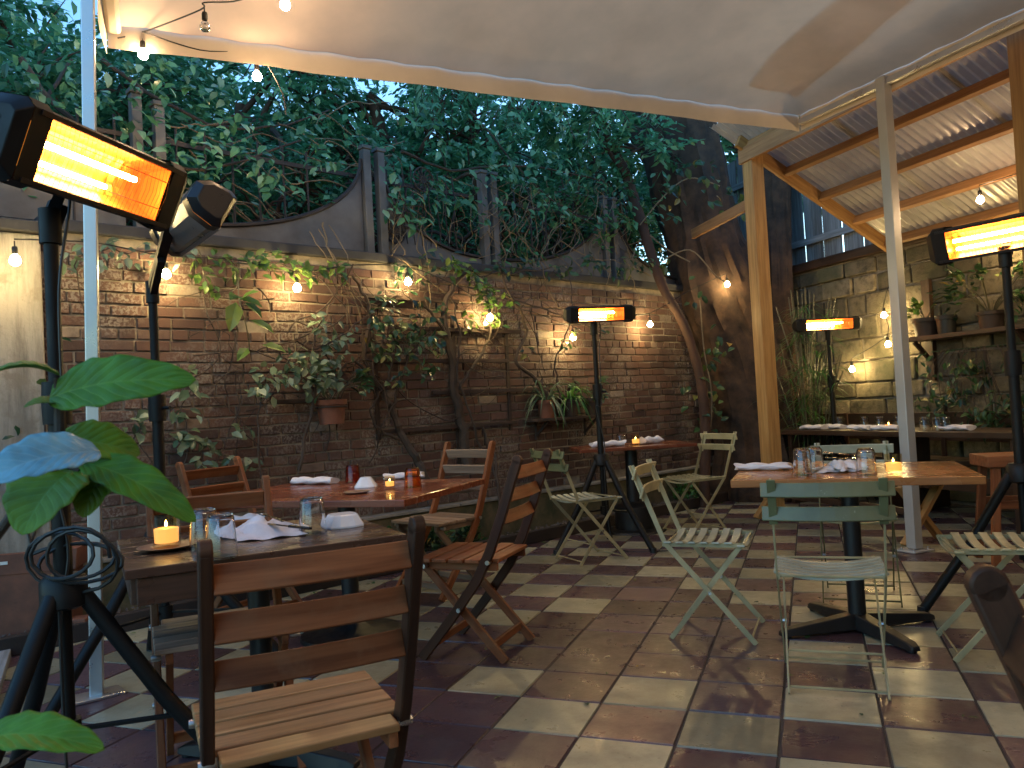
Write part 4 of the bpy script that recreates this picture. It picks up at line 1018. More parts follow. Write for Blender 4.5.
# ------------------------------------------------------------------ plants on the brick wall
def rdir(zmin=-1):
    while True:
        d = V((rng.uniform(-1,1), rng.uniform(-1,1), rng.uniform(-1,1)))
        if .1 < d.length < 1 and d.z > zmin: return d.normalized()
# trellis battens
tr = thing('wall_trellis', 'dark wooden trellis battens fixed across the brick wall behind the vines', 'trellis', (0,0,0))
for a, b in (((366,296),(458,297)), ((396,328),(520,327)), ((374,361),(508,362)), ((432,393),(548,391)), ((380,432),(516,421)), ((276,402),(340,401))):
    mb = MB(); pa, pb = on_wall(*a, .045), on_wall(*b, .045); pb.z = pa.z; mb.bar(pa, pb, .03, .032); mb.build('batten', mt['batten'], tr, bevel=.003)
for a, b in (((452,316),(462,470)), ((372,300),(376,440)), ((505,320),(512,430))):
    mb = MB(); pa, pb = on_wall(*a, .025), on_wall(*b, .025); pb.x, pb.y = pa.x, pa.y; mb.bar(pa, pb, .035, .018, up=nW); mb.build('upright', mt['batten'], tr, bevel=.003)

def vine(label, stems, clusters, leaf='vine_leaf', stem='stem', name='climbing_vine', size=(.05,.09)):
    t = thing(name, label, 'vine', (0,0,0), 0)
    mb = MB()
    for pts, r0, r1 in stems:
        P = [on_wall(x, y, o) for x, y, o in pts]; P = smooth_pts(P, 5)
        P = [p+V((rng.gauss(0,.006), rng.gauss(0,.006), rng.gauss(0,.006))) for p in P]
        m = len(P); mb.tube(P, [r0+(r1-r0)*i/(m-1) for i in range(m)], 7)
    mb.build('stem', mt[stem], t)
    if clusters:
        mb = MB()
        for x, y, o, rad, n in clusters:
            c = on_wall(x, y, o)
            for _ in range(n):
                d = rdir(); p = c + V((d.x, d.y, d.z*.8))*rad*rng.random()**.5
                if (p-W0).dot(nW) < .05: p += nW*(.06-(p-W0).dot(nW))
                dd = (nW*.4 + V((rng.gauss(0,.6), rng.gauss(0,.6), rng.gauss(-.45,.4)))).normalized()
                L_ = rng.uniform(*size); mb.leaf(p, dd, (nW+V((0,0,.9))+rdir()*.5).normalized(), L_, L_*rng.uniform(.45,.65), None, rng.uniform(0,.3))
                if rng.random() < .3: mb.tube([p, p-dd*.05+V((0,0,-.02))], .0014, 4, caps=False)
        mb.build('leaves', mt[leaf], t)
    return t
vine('thick dark vine trunk on the brick wall, bright yellow green leaves at its top', [
    ([(468,470,.12),(463,430,.09),(455,395,.10),(450,350,.08),(444,318,.1),(452,290,.12),(470,266,.12)], .045, .018),
    ([(455,395,.10),(470,372,.12),(486,345,.1),(492,318,.12),(486,290,.12)], .016, .006), ([(447,335,.1),(430,312,.12),(412,300,.1),(398,286,.12)], .014, .005),
    ([(480,450,.13),(472,420,.15),(458,380,.13),(460,340,.15),(454,300,.15)], .012, .006)],
    [(462,268,.14,.10,16),(476,276,.14,.10,22),(484,290,.14,.10,24),(490,300,.16,.08,18),(452,262,.14,.09,12),(494,318,.14,.12,14),(470,320,.12,.13,16),(505,300,.12,.09,8)], 'bright_leaf')
vine('crooked vine with dark leaves left of the thick trunk on the brick wall', [
    ([(436,500,.2),(420,468,.15),(404,440,.10),(394,415,.09),(384,395,.09),(371,374,.1),(364,350,.12),(370,320,.12),(366,296,.12),(352,276,.12)], .034, .010),
    ([(394,415,.09),(400,380,.12),(412,352,.12),(432,330,.13)], .014, .005), ([(371,374,.1),(350,362,.14),(338,372,.16),(322,350,.2)], .012, .004),
    ([(404,440,.10),(380,430,.1),(372,410,.12),(384,384,.12)], .014, .006), ([(384,395,.09),(392,360,.16),(388,330,.16),(396,300,.16)], .012, .004)],
    [(386,300,.14,.13,16),(378,318,.16,.14,20),(396,330,.16,.12,16),(414,322,.16,.12,14),(428,338,.16,.12,20),(408,346,.16,.15,24),(390,352,.16,.14,22),(438,345,.14,.1,12),(425,370,.14,.12,16),(398,378,.14,.13,16),(376,340,.16,.12,14),(440,310,.14,.12,10),(412,300,.14,.1,8),(398,270,.12,.12,10)])
vine('bushy vine with pale leaves around the hanging pot on the left of the brick wall', [
    ([(300,470,.2),(306,430,.18),(316,392,.18),(312,350,.2),(322,320,.22),(335,300,.2)], .014, .004), ([(316,392,.18),(296,370,.2),(280,352,.22),(262,344,.24)], .008, .003),
    ([(312,350,.2),(340,336,.22),(358,322,.2),(372,310,.2)], .008, .003), ([(262,480,.2),(258,430,.18),(262,395,.18),(270,372,.2)], .008, .003)],
    [(318,322,.22,.10,14),(324,340,.22,.12,18),(300,358,.24,.14,26),(318,368,.24,.15,34),(336,352,.22,.13,22),(288,374,.24,.12,18),(272,384,.22,.11,14),(332,376,.22,.13,26),(345,330,.2,.1,10),(310,385,.22,.12,18),(262,372,.2,.1,8),(256,392,.18,.1,8)], 'pale_leaf', 'stem')
vine('green creeper hanging from the top of the brick wall around the yellow bulb', [
    ([(210,256,.1),(235,264,.14),(262,262,.12),(290,266,.12),(322,270,.12),(348,262,.1)], .006, .003), ([(240,262,.14),(236,285,.2),(230,302,.24)], .004, .002), ([(198,250,.1),(206,280,.1),(212,310,.08)], .005, .002)],
    [(236,268,.14,.12,16),(258,264,.16,.13,24),(282,264,.16,.12,22),(300,268,.16,.10,16),(320,272,.16,.12,16),(340,268,.14,.1,10),(214,262,.12,.12,12),(212,284,.1,.09,8),(200,270,.1,.1,8)], 'bright_leaf', 'green_stem')
t = thing('climbing_vine', 'drooping spray of broad green leaves on the brick wall left of the yellow bulb', 'vine', (0,0,0))
mb = MB()
for x, y, dx, dz, L_ in ((238,296,-.25,.1,.17),(238,298,.45,-.0,.16),(236,302,-.3,-.5,.22),(244,302,.5,-.3,.15),(240,300,.2,.35,.14),(250,320,.6,-.15,.17),(262,345,.7,.0,.16),(248,348,-.5,-.2,.14)):
    p = on_wall(x, y, .26); mb.leaf(p, (dW*dx+V((0,0,dz-.15))+nW*.35).normalized(), (nW*.7+V((0,0,.8))).normalized(), L_, L_*.5, rng.random(), .2)
mb.build('leaves', mt['bright_leaf'], t)
mb = MB(); mb.tube(smooth_pts([on_wall(232,258,.1), on_wall(238,280,.2), on_wall(239,300,.26), on_wall(246,325,.26), on_wall(250,350,.2)], 5), .004, 6); mb.build('stem', mt['green_stem'], t)
vine('thin dry stems slanting down from the metal fence onto the brick wall', [
    ([(322,222,.0),(330,250,.08),(342,275,.1),(356,300,.1),(362,325,.1)], .007, .004), ([(318,228,.0),(336,262,.1),(352,290,.12),(370,318,.12)], .005, .003), ([(330,226,.0),(350,262,.12),(362,282,.12),(378,300,.12)], .005, .003),
    ([(310,232,.0),(332,268,.1),(346,300,.1),(352,330,.1)], .004, .002), ([(420,230,.02),(428,262,.08),(430,300,.1),(428,330,.1)], .004, .002), ([(400,258,.05),(440,290,.1),(470,318,.12),(500,352,.12)], .005, .003)], [], stem='dry_stem')
vine('dark bare vine stems reaching from the wall plants to the middle heater', [
    ([(552,412,.15),(545,392,.1),(530,374,.1),(516,361,.12),(526,335,.12),(521,312,.14),(510,294,.14),(498,262,.1)], .022, .008), ([(505,296,.12),(540,308,.16),(572,320,.2),(605,334,.2)], .007, .005), ([(560,398,.2),(556,360,.2),(566,335,.25),(572,300,.3),(568,270,.2)], .008, .004),
    ([(530,310,.12),(538,345,.12),(545,375,.12)], .006, .003)], [(604,330,.2,.05,4),(572,330,.22,.06,5),(566,345,.22,.07,6),(528,350,.14,.08,6),(500,270,.12,.14,14),(520,262,.1,.14,12)])
vine('long dark stake leaning from the bed against the brick wall', [([(508,524,.25),(498,486,.2),(488,446,.1),(483,428,.05)], .016, .012)], [], stem='stem', name='leaning_stake')
vine('shorter dark stake standing beside the long leaning stake', [([(503,518,.25),(499,500,.25),(497,470,.2),(493,440,.1)], .012, .01)], [], stem='stem', name='leaning_stake')
vine('low creeper with bluish leaves on the lower left of the brick wall', [
    ([(176,500,.2),(184,462,.14),(190,440,.14),(182,410,.12),(196,380,.1)], .006, .003), ([(215,470,.15),(230,430,.12),(242,400,.12),(236,370,.1)], .005, .002), ([(140,500,.1),(132,450,.08),(150,400,.08)], .006, .003), ([(176,500,.2),(160,470,.15),(140,445,.1)], .006, .004)],
    [(176,436,.14,.08,8),(190,442,.14,.08,10),(204,440,.14,.07,8),(196,460,.16,.08,8),(224,452,.14,.07,6),(186,410,.12,.08,8),(238,430,.12,.08,7),(250,462,.12,.09,8),(190,390,.1,.08,6),(140,420,.1,.1,8),(124,440,.1,.1,8),(186,368,.1,.1,8)], 'pale_leaf', 'stem', size=(.06,.11))
vine('wispy creeper on the brick wall between the two left heater poles', [([(186,244,.05),(150,252,.1),(112,250,.1),(78,258,.1),(82,300,.1),(90,335,.08)], .006, .003)], [(75,260,.1,.12,10),(120,250,.1,.14,14),(90,256,.1,.12,10),(150,262,.1,.12,12),(180,252,.1,.14,14)], 'pale_leaf', 'stem', size=(.05,.09))
vine('fringe of twigs and leaves trailing over the wall coping near the big trunk', [
    ([(520,238,.05),(540,262,.1),(548,290,.08),(560,310,.06)], .006, .003), ([(600,232,.05),(610,262,.1),(604,292,.08)], .005, .003), ([(640,240,.05),(630,268,.1),(640,300,.08)], .005, .003), ([(560,240,.05),(590,258,.1),(620,262,.1),(650,275,.1)], .005, .003)],
    [(530,262,.1,.16,18),(560,268,.12,.16,24),(590,262,.12,.16,26),(620,268,.12,.16,26),(642,262,.12,.15,20),(440,262,.1,.16,16),(420,272,.1,.14,12)], 'vine_leaf', 'dry_stem')
# tangle of dry stems hanging on the fence
t = thing('dry_tangle', 'tangle of dry bare stems hanging over the metal fence', 'vine', (0,0,0)); mb = MB()
for _ in range(70):
    x = rng.uniform(395, 640); y = rng.uniform(175, 215); o = rng.uniform(-.25, .05); P = [on_wall(x, y, o)]
    for q in range(6):
        x += rng.gauss(0, 9); y += rng.uniform(6, 17); P.append(on_wall(x, y, o+rng.gauss(0,.05)))
    mb.tube(smooth_pts(P, 3), .0035, 4, caps=False)
for _ in range(26):
    x = rng.uniform(130, 330); y = rng.uniform(120, 210); P = []
    o = rng.uniform(-.4, -.1)
    for q in range(6): P.append(on_wall(x, y, o)); x += rng.uniform(5, 30); y += rng.gauss(6, 9)
    mb.tube(smooth_pts(P, 3), .005, 4, caps=False)
mb.build('twigs', mt['dry_stem'], t)

vine('thick ivy spilling over the left part of the metal fence', [([(20,60,-.3),(60,110,-.2),(120,150,-.1),(200,170,-.1),(300,140,-.2)], .02, .008), ([(100,60,-.4),(180,110,-.3),(250,130,-.2),(330,110,-.3)], .016, .006), ([(0,150,-.1),(30,120,-.2),(70,60,-.4)], .02, .01)],
    [(x+rng.uniform(-12,12), y+rng.uniform(-10,10), rng.uniform(-.45,.12), .26, 13) for x in range(0,390,26) for y in (40,75,110,140) if not (90 < x < 112)]+[(x, 172+rng.uniform(-12,16), rng.uniform(-.2,.08), .16, 12) for x in range(120,340,28)], 'ivy_leaf', 'stem', size=(.05,.10))
vine('ivy and bare stems over the scooped panels near the big trunk', [([(400,150,-.2),(450,170,-.1),(520,165,-.1),(600,180,-.1)], .014, .006), ([(470,110,-.3),(540,190,-.05),(600,230,.0)], .010, .004)],
    [(x+rng.uniform(-10,10), y+rng.uniform(-12,12), rng.uniform(-.35,.12), .20, 12) for x in range(390,660,24) for y in (130,160,190,218)], 'ivy_leaf', 'stem', size=(.06,.11))
t = thing('wall_twigs', 'web of thin bare twigs spread over the middle of the brick wall', 'vine', (0,0,0)); mb = MB()
for _ in range(60):
    x = rng.uniform(190, 560); y = rng.uniform(258, 400); a = rng.uniform(0, 2*PI); o = rng.uniform(.05, .16); P = []
    for q in range(7):
        P.append(on_wall(x, y, max(.03, o+rng.gauss(0,.02)))); a += rng.gauss(0,.45); x += 15*math.cos(a); y += 13*math.sin(a)+4
        if y > 470 or y < 250: break
    if len(P) > 2: mb.tube(smooth_pts(P, 3), rng.choice((.0025,.0035,.005)), 4, caps=False)
mb.build('twigs', mt['stem'], t)
# pots
def pot(mb, r0, r1, h, rim=.012):
    mb.lathe([(0,0), (r0,0), (r1*.94,h*.78), (r1*.95,h*.78), (r1*1.05,h*.79), (r1*1.07,h), (r1*.95,h), (r1*.9,h*.85), (0,h*.84)], (0,0,0), 24)
def leafy(label, p, r0, r1, h, kind, n, R_, potm='terracotta', leafm='vine_leaf', size=(.06,.1), name='potted_plant'):
    t = thing(name, label, 'potted plant', p); mb = MB(); pot(mb, r0, r1, h); mb.build('pot', mt[potm], t)
    mb = MB(); mb.lathe([(0,h*.86), (r1*.88,h*.86)], (0,0,0), 16); mb.build('soil', mt['soil'], t)
    mb = MB(); ms = MB()
    if kind == 'strap':
        for _ in range(n):
            a = rng.uniform(0, 2*PI); d = V((math.cos(a), math.sin(a), 0)); L_ = R_*rng.uniform(.7, 1.25); up_ = rng.uniform(.35, 1.1); pts = []
            sdv_ = V((-d.y, d.x, 0)); P = []
            for q in range(7):
                u = q/6; P.append(V((0,0,h*.85)) + d*(.02+L_*u*.75) + V((0,0,L_*(up_*u*1.6-1.5*u*u*rng.uniform(.9,1.0)))))
            wv = rng.uniform(.008,.014); vs = []
            for q, pt in enumerate(P): ww = wv*(1-(q/6)**2*.95); vs += [pt-sdv_*ww, pt+V((0,0,-.004)), pt+sdv_*ww]
            mb.add(vs, [(q*3+k, q*3+k+1, q*3+4+k, q*3+3+k) for q in range(6) for k in range(2)], smooth=True)
    else:
        for _ in range(max(5, n//9)):
            d = rdir(-.2); e = V((d.x*R_, d.y*R_, h+R_*.35+d.z*R_*.8)); ms.tube(smooth_pts([V((d.x*.02,d.y*.02,h*.8)), V((e.x*.4,e.y*.4,h+R_*.3)), e], 4), .0035, 5)
            for _ in range(9):
                p_ = e + rdir()*R_*.35*rng.random(); L_ = rng.uniform(*size); mb.leaf(p_, (V((p_.x,p_.y,(p_.z-h)*.5)).normalized()+rdir()*.6+V((0,0,-.2))).normalized(), (V((0,0,1))+rdir()*.5).normalized(), L_, L_*.55, None, .2)
        ms.build('stem', mt['green_stem'], t)
    mb.build('leaves', mt[leafm], t)
    return t
pz = on_wall(332, 424, .16)
leafy('terracotta pot with a bushy plant hanging on the left half of the brick wall', pz, .085, .105, .17, 'leafy', 110, .22, 'terracotta', 'vine_leaf')
mb = MB(); rr = pz+V((0,0,.12)); mb.tube([rr+V((.112*math.cos(a*PI/10), .112*math.sin(a*PI/10), 0)) for a in range(21)], .005, 6); mb.tube([rr-nW*.11, rr-nW*.165], .006, 6); mb.tube([rr-nW*.16, rr-nW*.16+V((0,0,-.2))], .006, 6)
tag(mb.build('pot_ring', mt['iron']), 'iron ring holding the terracotta pot against the brick wall', 'bracket')
sA, sB = on_wall(532, 419, .12), on_wall(602, 414, .12); sB.z = sA.z
t = thing('wall_shelf', 'short dark shelf board on the brick wall carrying three pots', 'shelf', (sA+sB)/2)
mb = MB(); h_ = (sB-sA)/2; mb.bar(-h_*1.05+V((0,0,-.014)), h_*1.05+V((0,0,-.014)), .2, .024); mb.build('board', mt['batten'], t, bevel=.003)
for k in (-.7, .7): mb = MB(); mb.bar(h_*k-nW*.10+V((0,0,-.16)), h_*k+nW*.06+V((0,0,-.028)), .02, .02); mb.bar(h_*k-nW*.10+V((0,0,-.19)), h_*k-nW*.10+V((0,0,-.028)), .02, .02); mb.build('bracket', mt['batten'], t)
for px, lab, kd, r1, pm, lm in ((546,'terracotta pot with a spider plant at the left end of the wall shelf','strap',.085,'terracotta','pale_leaf'), (569,'dark pot with a leafy plant in the middle of the wall shelf','strap',.09,'dark_pot','strap_leaf'), (591,'dark pot with trailing pale leaves at the right end of the wall shelf','leafy',.075,'dark_pot','pale_leaf')):
    p = sA + (sB-sA)*((px-532)/70); leafy(lab, p, r1*.75, r1, .16, kd, 46 if kd == 'strap' else 70, .30 if kd == 'strap' else .16, pm, lm)

# plants in the bed
def bush(label, c, rad, n, leafm, size=(.05,.09), zs=.8, name='bed_plant'):
    t = thing(name, label, 'plant', (c.x, c.y, 0)); mb = MB(); ms = MB()
    for _ in range(n//14):
        d = rdir(.0); e = V((d.x*rad, d.y*rad, .06+abs(d.z)*rad*zs*1.3)); ms.tube(smooth_pts([V((d.x*.03,d.y*.03,.03)), V((e.x*.5,e.y*.5,e.z*.65)), e], 3), .004, 5)
        for _ in range(14):
            p_ = e*rng.uniform(.5,1.05)+rdir()*rad*.25; p_.z = max(.04, p_.z); L_ = rng.uniform(*size); mb.leaf(p_, (V((p_.x,p_.y,.1)).normalized()+rdir()*.7).normalized(), (V((0,0,1))+rdir()*.5).normalized(), L_, L_*.55, None, .2)
    ms.build('stem', mt['green_stem'], t); mb.build('leaves', mt[leafm], t); return t
for s_, r_, n_, lab, lm in ((-.75,.2,200,'dark green bushy plant in the bed behind the long red table','vine_leaf'), (-.3,.18,170,'second green plant in the bed, left of the leaning stakes','vine_leaf'), (-1.5,.2,170,'leafy plant in the bed at the far left behind the wooden chairs','pale_leaf'), (.15,.13,90,'small low plant in the bed right beside the leaning stakes','vine_leaf'), (3.0,.18,120,'low plant in the bed at the foot of the big tree','strap_leaf')):
    bush(lab, wpt(s_, .17, 0), r_, n_, lm)

# terracotta trough at the far left
tA_ = at_z(82, 634); t = thing('terracotta_trough', 'long terracotta trough with a rimmed edge on the floor at the far left', 'planter', tA_, math.radians(35))
RL = 1.1; mb = MB()
def trough(mb, hx0, hx1, hy0, hy1, h, m=0):
    vs = []
    for k, z in ((0,0), (1,h*.78), (1.04,h*.78), (1.06,h)):
        kx = .9+.1*min(k,1) if k <= 1 else k; 
        for x, y in ((-RL,-.15), (0,-.15), (0,.15), (-RL,.15)): vs.append(V(((x+RL/2)*(kx if k > 1 else .96+.04*k)-RL/2, y*(kx if k > 1 else .85+.15*k), z)))
    for x, y in ((-RL+.03,-.12), (-.03,-.12), (-.03,.12), (-RL+.03,.12)): vs.append(V((x,y,h)))
    for x, y in ((-RL+.03,-.12), (-.03,-.12), (-.03,.12), (-RL+.03,.12)): vs.append(V((x,y,h*.85)))
    fs = [(3,2,1,0)]+[(q*4+k, q*4+(k+1) % 4, q*4+4+(k+1) % 4, q*4+4+k) for q in range(5) for k in range(4)]+[(20,21,22,23)]
    mb.add(vs, fs, tint=.5)
trough(mb, 0,0,0,0, .50); mb.build('trough', mt['terracotta'], t, bevel=.008)
mb = MB(); mb.box((-.32,-.162,.455), (.035,.004,.016)); mb.build('label', mt['foam_white'], t)
mb = MB(); mb.box((-RL/2,0,.455), (RL-.08,.22,.03)); mb.build('soil', mt['soil'], t)
mb = MB(); ms = MB()
for _ in range(10):
    x = rng.uniform(-RL+.1,-.1); top_ = V((x+rng.gauss(0,.15), rng.gauss(0,.1), rng.uniform(.9,1.75))); ms.tube(smooth_pts([V((x,0,.34)), V(((x+top_.x)/2+rng.gauss(0,.06), rng.gauss(0,.05), .8)), top_], 5), .006, 5)
    for _ in range(9):
        p_ = V((x,0,.4)).lerp(top_, rng.uniform(.55,1))+rdir()*.12; L_ = rng.uniform(.05,.09); mb.leaf(p_, (rdir()+V((0,0,-.3))).normalized(), rdir(.2), L_, L_*.5, None, .2)
ms.build('stem', mt['stem'], t); mb.build('leaves', mt['vine_leaf'], t)
t = thing('clay_block', 'reddish clay block on the floor beside the terracotta trough', 'block', at_z(70, 640), math.radians(30)); mb = MB(); mb.box((0,0,.06), (.2,.1,.12)); mb.build('block', mt['terracotta'], t, bevel=.008)

# shelf with plants on the stone wall
p1, p2 = at_pl(914, 338, nR*(SO-.13), nR), at_pl(1040, 331, nR*(SO-.13), nR); p2.z = p1.z
t = thing('stone_wall_shelf', 'dark plank shelf on brackets carrying pots on the stone wall', 'shelf', (p1+p2)/2); h_ = (p2-p1)/2
mb = MB(); mb.bar(-h_-V((0,0,.02)), h_-V((0,0,.02)), .26, .04); mb.build('board', mt['dark_plank'], t, bevel=.004)
for k in (-.85, .8):
    mb = MB(); q = h_*k+nR*.10; mb.bar(q+V((0,0,-.42)), q+V((0,0,.55 if k < 0 else -.04)), .09, .05, up=nR); mb.bar(q-nR*.02+V((0,0,-.22)), q-nR*.2+V((0,0,-.045)), .03, .04); mb.build('bracket', mt['dark_plank'], t, bevel=.004)
def on_sh(px): p = at_pl(px, 335, nR*(SO-.13), nR); p.z = p1.z+.001; return p
leafy('wide dark pot with a small plant at the left of the stone wall shelf', on_sh(927), .095, .125, .17, 'leafy', 60, .13, 'dark_pot', 'bright_leaf')
t = thing('empty_pot', 'small black empty pot beside the wide pot on the stone wall shelf', 'pot', on_sh(947)); mb = MB(); pot(mb, .075, .09, .17); mb.build('pot', mt['rubber'], t)
leafy('pot with a big bushy green plant on the right of the stone wall shelf', on_sh(992), .09, .11, .15, 'leafy', 260, .34, 'dark_pot', 'vine_leaf')
t = thing('hanging_plant', 'mass of dim green foliage hanging below the stone wall shelf', 'plant', at_pl(972, 372, nR*(SO-.2), nR)); mb = MB(); ms = MB()
for _ in range(26):
    d = V((rng.gauss(0,.28), rng.gauss(0,.06), 0)); e = dR*d.x + nR*d.y + V((0,0,rng.uniform(-.45,.1))); ms.tube(smooth_pts([dR*(d.x*.6)+V((0,0,.22)), dR*d.x*.9+V((0,0,.05))-nR*.05, e], 4), .003, 5)
    for _ in range(11):
        p_ = e+rdir()*.11; L_ = rng.uniform(.06,.11); mb.leaf(p_, (rdir()+V((0,0,-.6))-nR*.3).normalized(), (V((0,0,.8))-nR*.5+rdir()*.4).normalized(), L_, L_*.5, None, .25)
mb.tube([dR*-.45+V((0,0,.215))+nR*.05, dR*.5+V((0,0,.215))+nR*.05], .006, 6)
ms.build('stem', mt['stem'], t); mb.build('leaves', mt['vine_leaf'], t)
# tall strap-leaved clump by the big tree
bc = at_d(806, 390, 8.3); bc.z = 0
t = thing('bamboo_clump', 'tall clump of narrow drooping green leaves between the tree and the far heater', 'plant', bc); mb = MB(); ms = MB()
for _ in range(34):
    a = rng.uniform(0, 2*PI); r_ = rng.uniform(.02,.22); b0 = V((r_*math.cos(a), r_*math.sin(a), 0)); hh = rng.uniform(1.2, 2.25); lean = rng.uniform(.05,.30)
    P = smooth_pts([b0, b0*1.2+V((0,0,hh*.5)), b0*(1.5)+V((lean*math.cos(a), lean*math.sin(a), hh))], 4); ms.tube(P, .006, 5)
    for q in range(26):
        p_ = P[int(rng.uniform(.35,.999)*(len(P)-1))]; b2 = rng.uniform(0,2*PI); d = V((math.cos(b2), math.sin(b2), rng.uniform(-.2,.5))).normalized(); L_ = rng.uniform(.16,.34); sd_ = V((-d.y,d.x,0)).normalized()*rng.uniform(.005,.010); vs = []
        for k in range(4):
            u = k/3; c_ = p_+d*(L_*u)+V((0,0,-.55*L_*u*u)); vs += [c_-sd_*(1-u*.95), c_+sd_*(1-u*.95)]
        mb.add(vs, [(0,1,3,2), (2,3,5,4), (4,5,7,6)])
ms.build('stalks', mt['green_stem'], t); mb.build('leaves', mt['strap_leaf'], t)

# ------------------------------------------------------------------ foreground plant
fp = at_d(-75, 640, .95); fp.z = 0
t = thing('broad_leaf_plant', 'tall potted plant with large out of focus broad green leaves in the left foreground', 'plant', fp)
mb = MB(); pot(mb, .12, .16, .3); mb.build('pot', mt['terracotta'], t)
mb = MB(); mb.lathe([(0,.262), (.138,.262)], (0,0,0), 16); mb.build('soil', mt['soil'], t)
L0 = lambda px, py, D: at_d(px, py, D)-fp
hubp = L0(57, 462, .92)
mb = MB(); mb.tube(smooth_pts([V((0,0,.27)), L0(-60, 620, .93), L0(-6, 540, .91), L0(30, 492, .91), hubp, L0(60, 405, .92)], 6), .0055, 8)
mb.tube(smooth_pts([V((-.02,0,.27)), L0(-40, 560, .86), L0(-10, 500, .85), L0(-2, 480, .84)], 5), .004, 7); mb.tube(smooth_pts([V((.02,-.02,.27)), L0(-20, 790, .8), L0(0, 745, .8)], 5), .0045, 7)
for q in ((62,402),(57,378),(60,408),(66,440),(92,452),(80,470),(90,450),(36,520)): mb.tube([hubp, L0(q[0], q[1], .92)], .0035, 6)
mb.build('stem', mt['stem'], t)
def blade(base, tip, width, up, m='big_leaf', sag_=.12, fold=.18, twist=0):
    """base, tip: (px, py, D); up: the direction the blade's upper face looks to"""
    b, e = L0(*base), L0(*tip); ax = e-b; L_ = ax.length; ax.normalize(); sd_ = ax.cross(V(up)).normalized(); n_ = sd_.cross(ax).normalized(); mb = MB()
    def fn(u, v):
        wv = width*max(0, math.sin(PI*min(1, u**.85)))**.55*(1-.1*u)+.0005; y = (v-.5)
        rip = .012*math.sin(u*38)*abs(y)*L_*1.2
        return b + ax*(L_*u) + sd_*(y*wv*(1+.05*math.sin(u*24+v*9))) + n_*(fold*abs(y)*wv*1.3 - sag_*L_*(u**2) + .10*L_*math.sin(PI*u) + rip)
    mb.sheet(fn, 30, 12, .5); o = mb.build('leaf', mt[m], t)
    so = o.modifiers.new('thickness', 'SOLIDIFY'); so.thickness = .0006
toC = -Fw
blade((50,398,.92), (194,378,.90), .064, toC+V((0,0,.45)), sag_=.03)
blade((60,376,.92), (-14,366,.88), .05, V((0,0,1))+toC*.18, sag_=.16)
blade((61,405,.92), (24,407,.90), .035, V((0,0,1))+toC*.3, 'big_leaf_pale', sag_=.02)
blade((56,442,.93), (140,452,.95), .058, toC*.8+V((0,0,.75)), 'big_leaf_pale', sag_=.05)
blade((82,462,.93), (194,514,.90), .05, toC*.7+V((.2,0,.7)), sag_=.10)
blade((112,462,.95), (82,516,.90), .055, toC*.9+V((0,0,.3)), 'big_leaf_pale', sag_=.05)
blade((100,452,.88), (-22,482,.80), .066, toC*.9+V((0,0,.75)), 'big_leaf_sky_tint', sag_=.03)
blade((76,468,.93), (20,532,.86), .095, toC*.9+V((-.1,0,.35)), 'big_leaf_pale', sag_=.06)
blade((-30,742,.80), (104,748,.78), .05, V((0,0,1))+toC*.45, 'big_leaf_sky_tint' if False else 'big_leaf', sag_=.02)

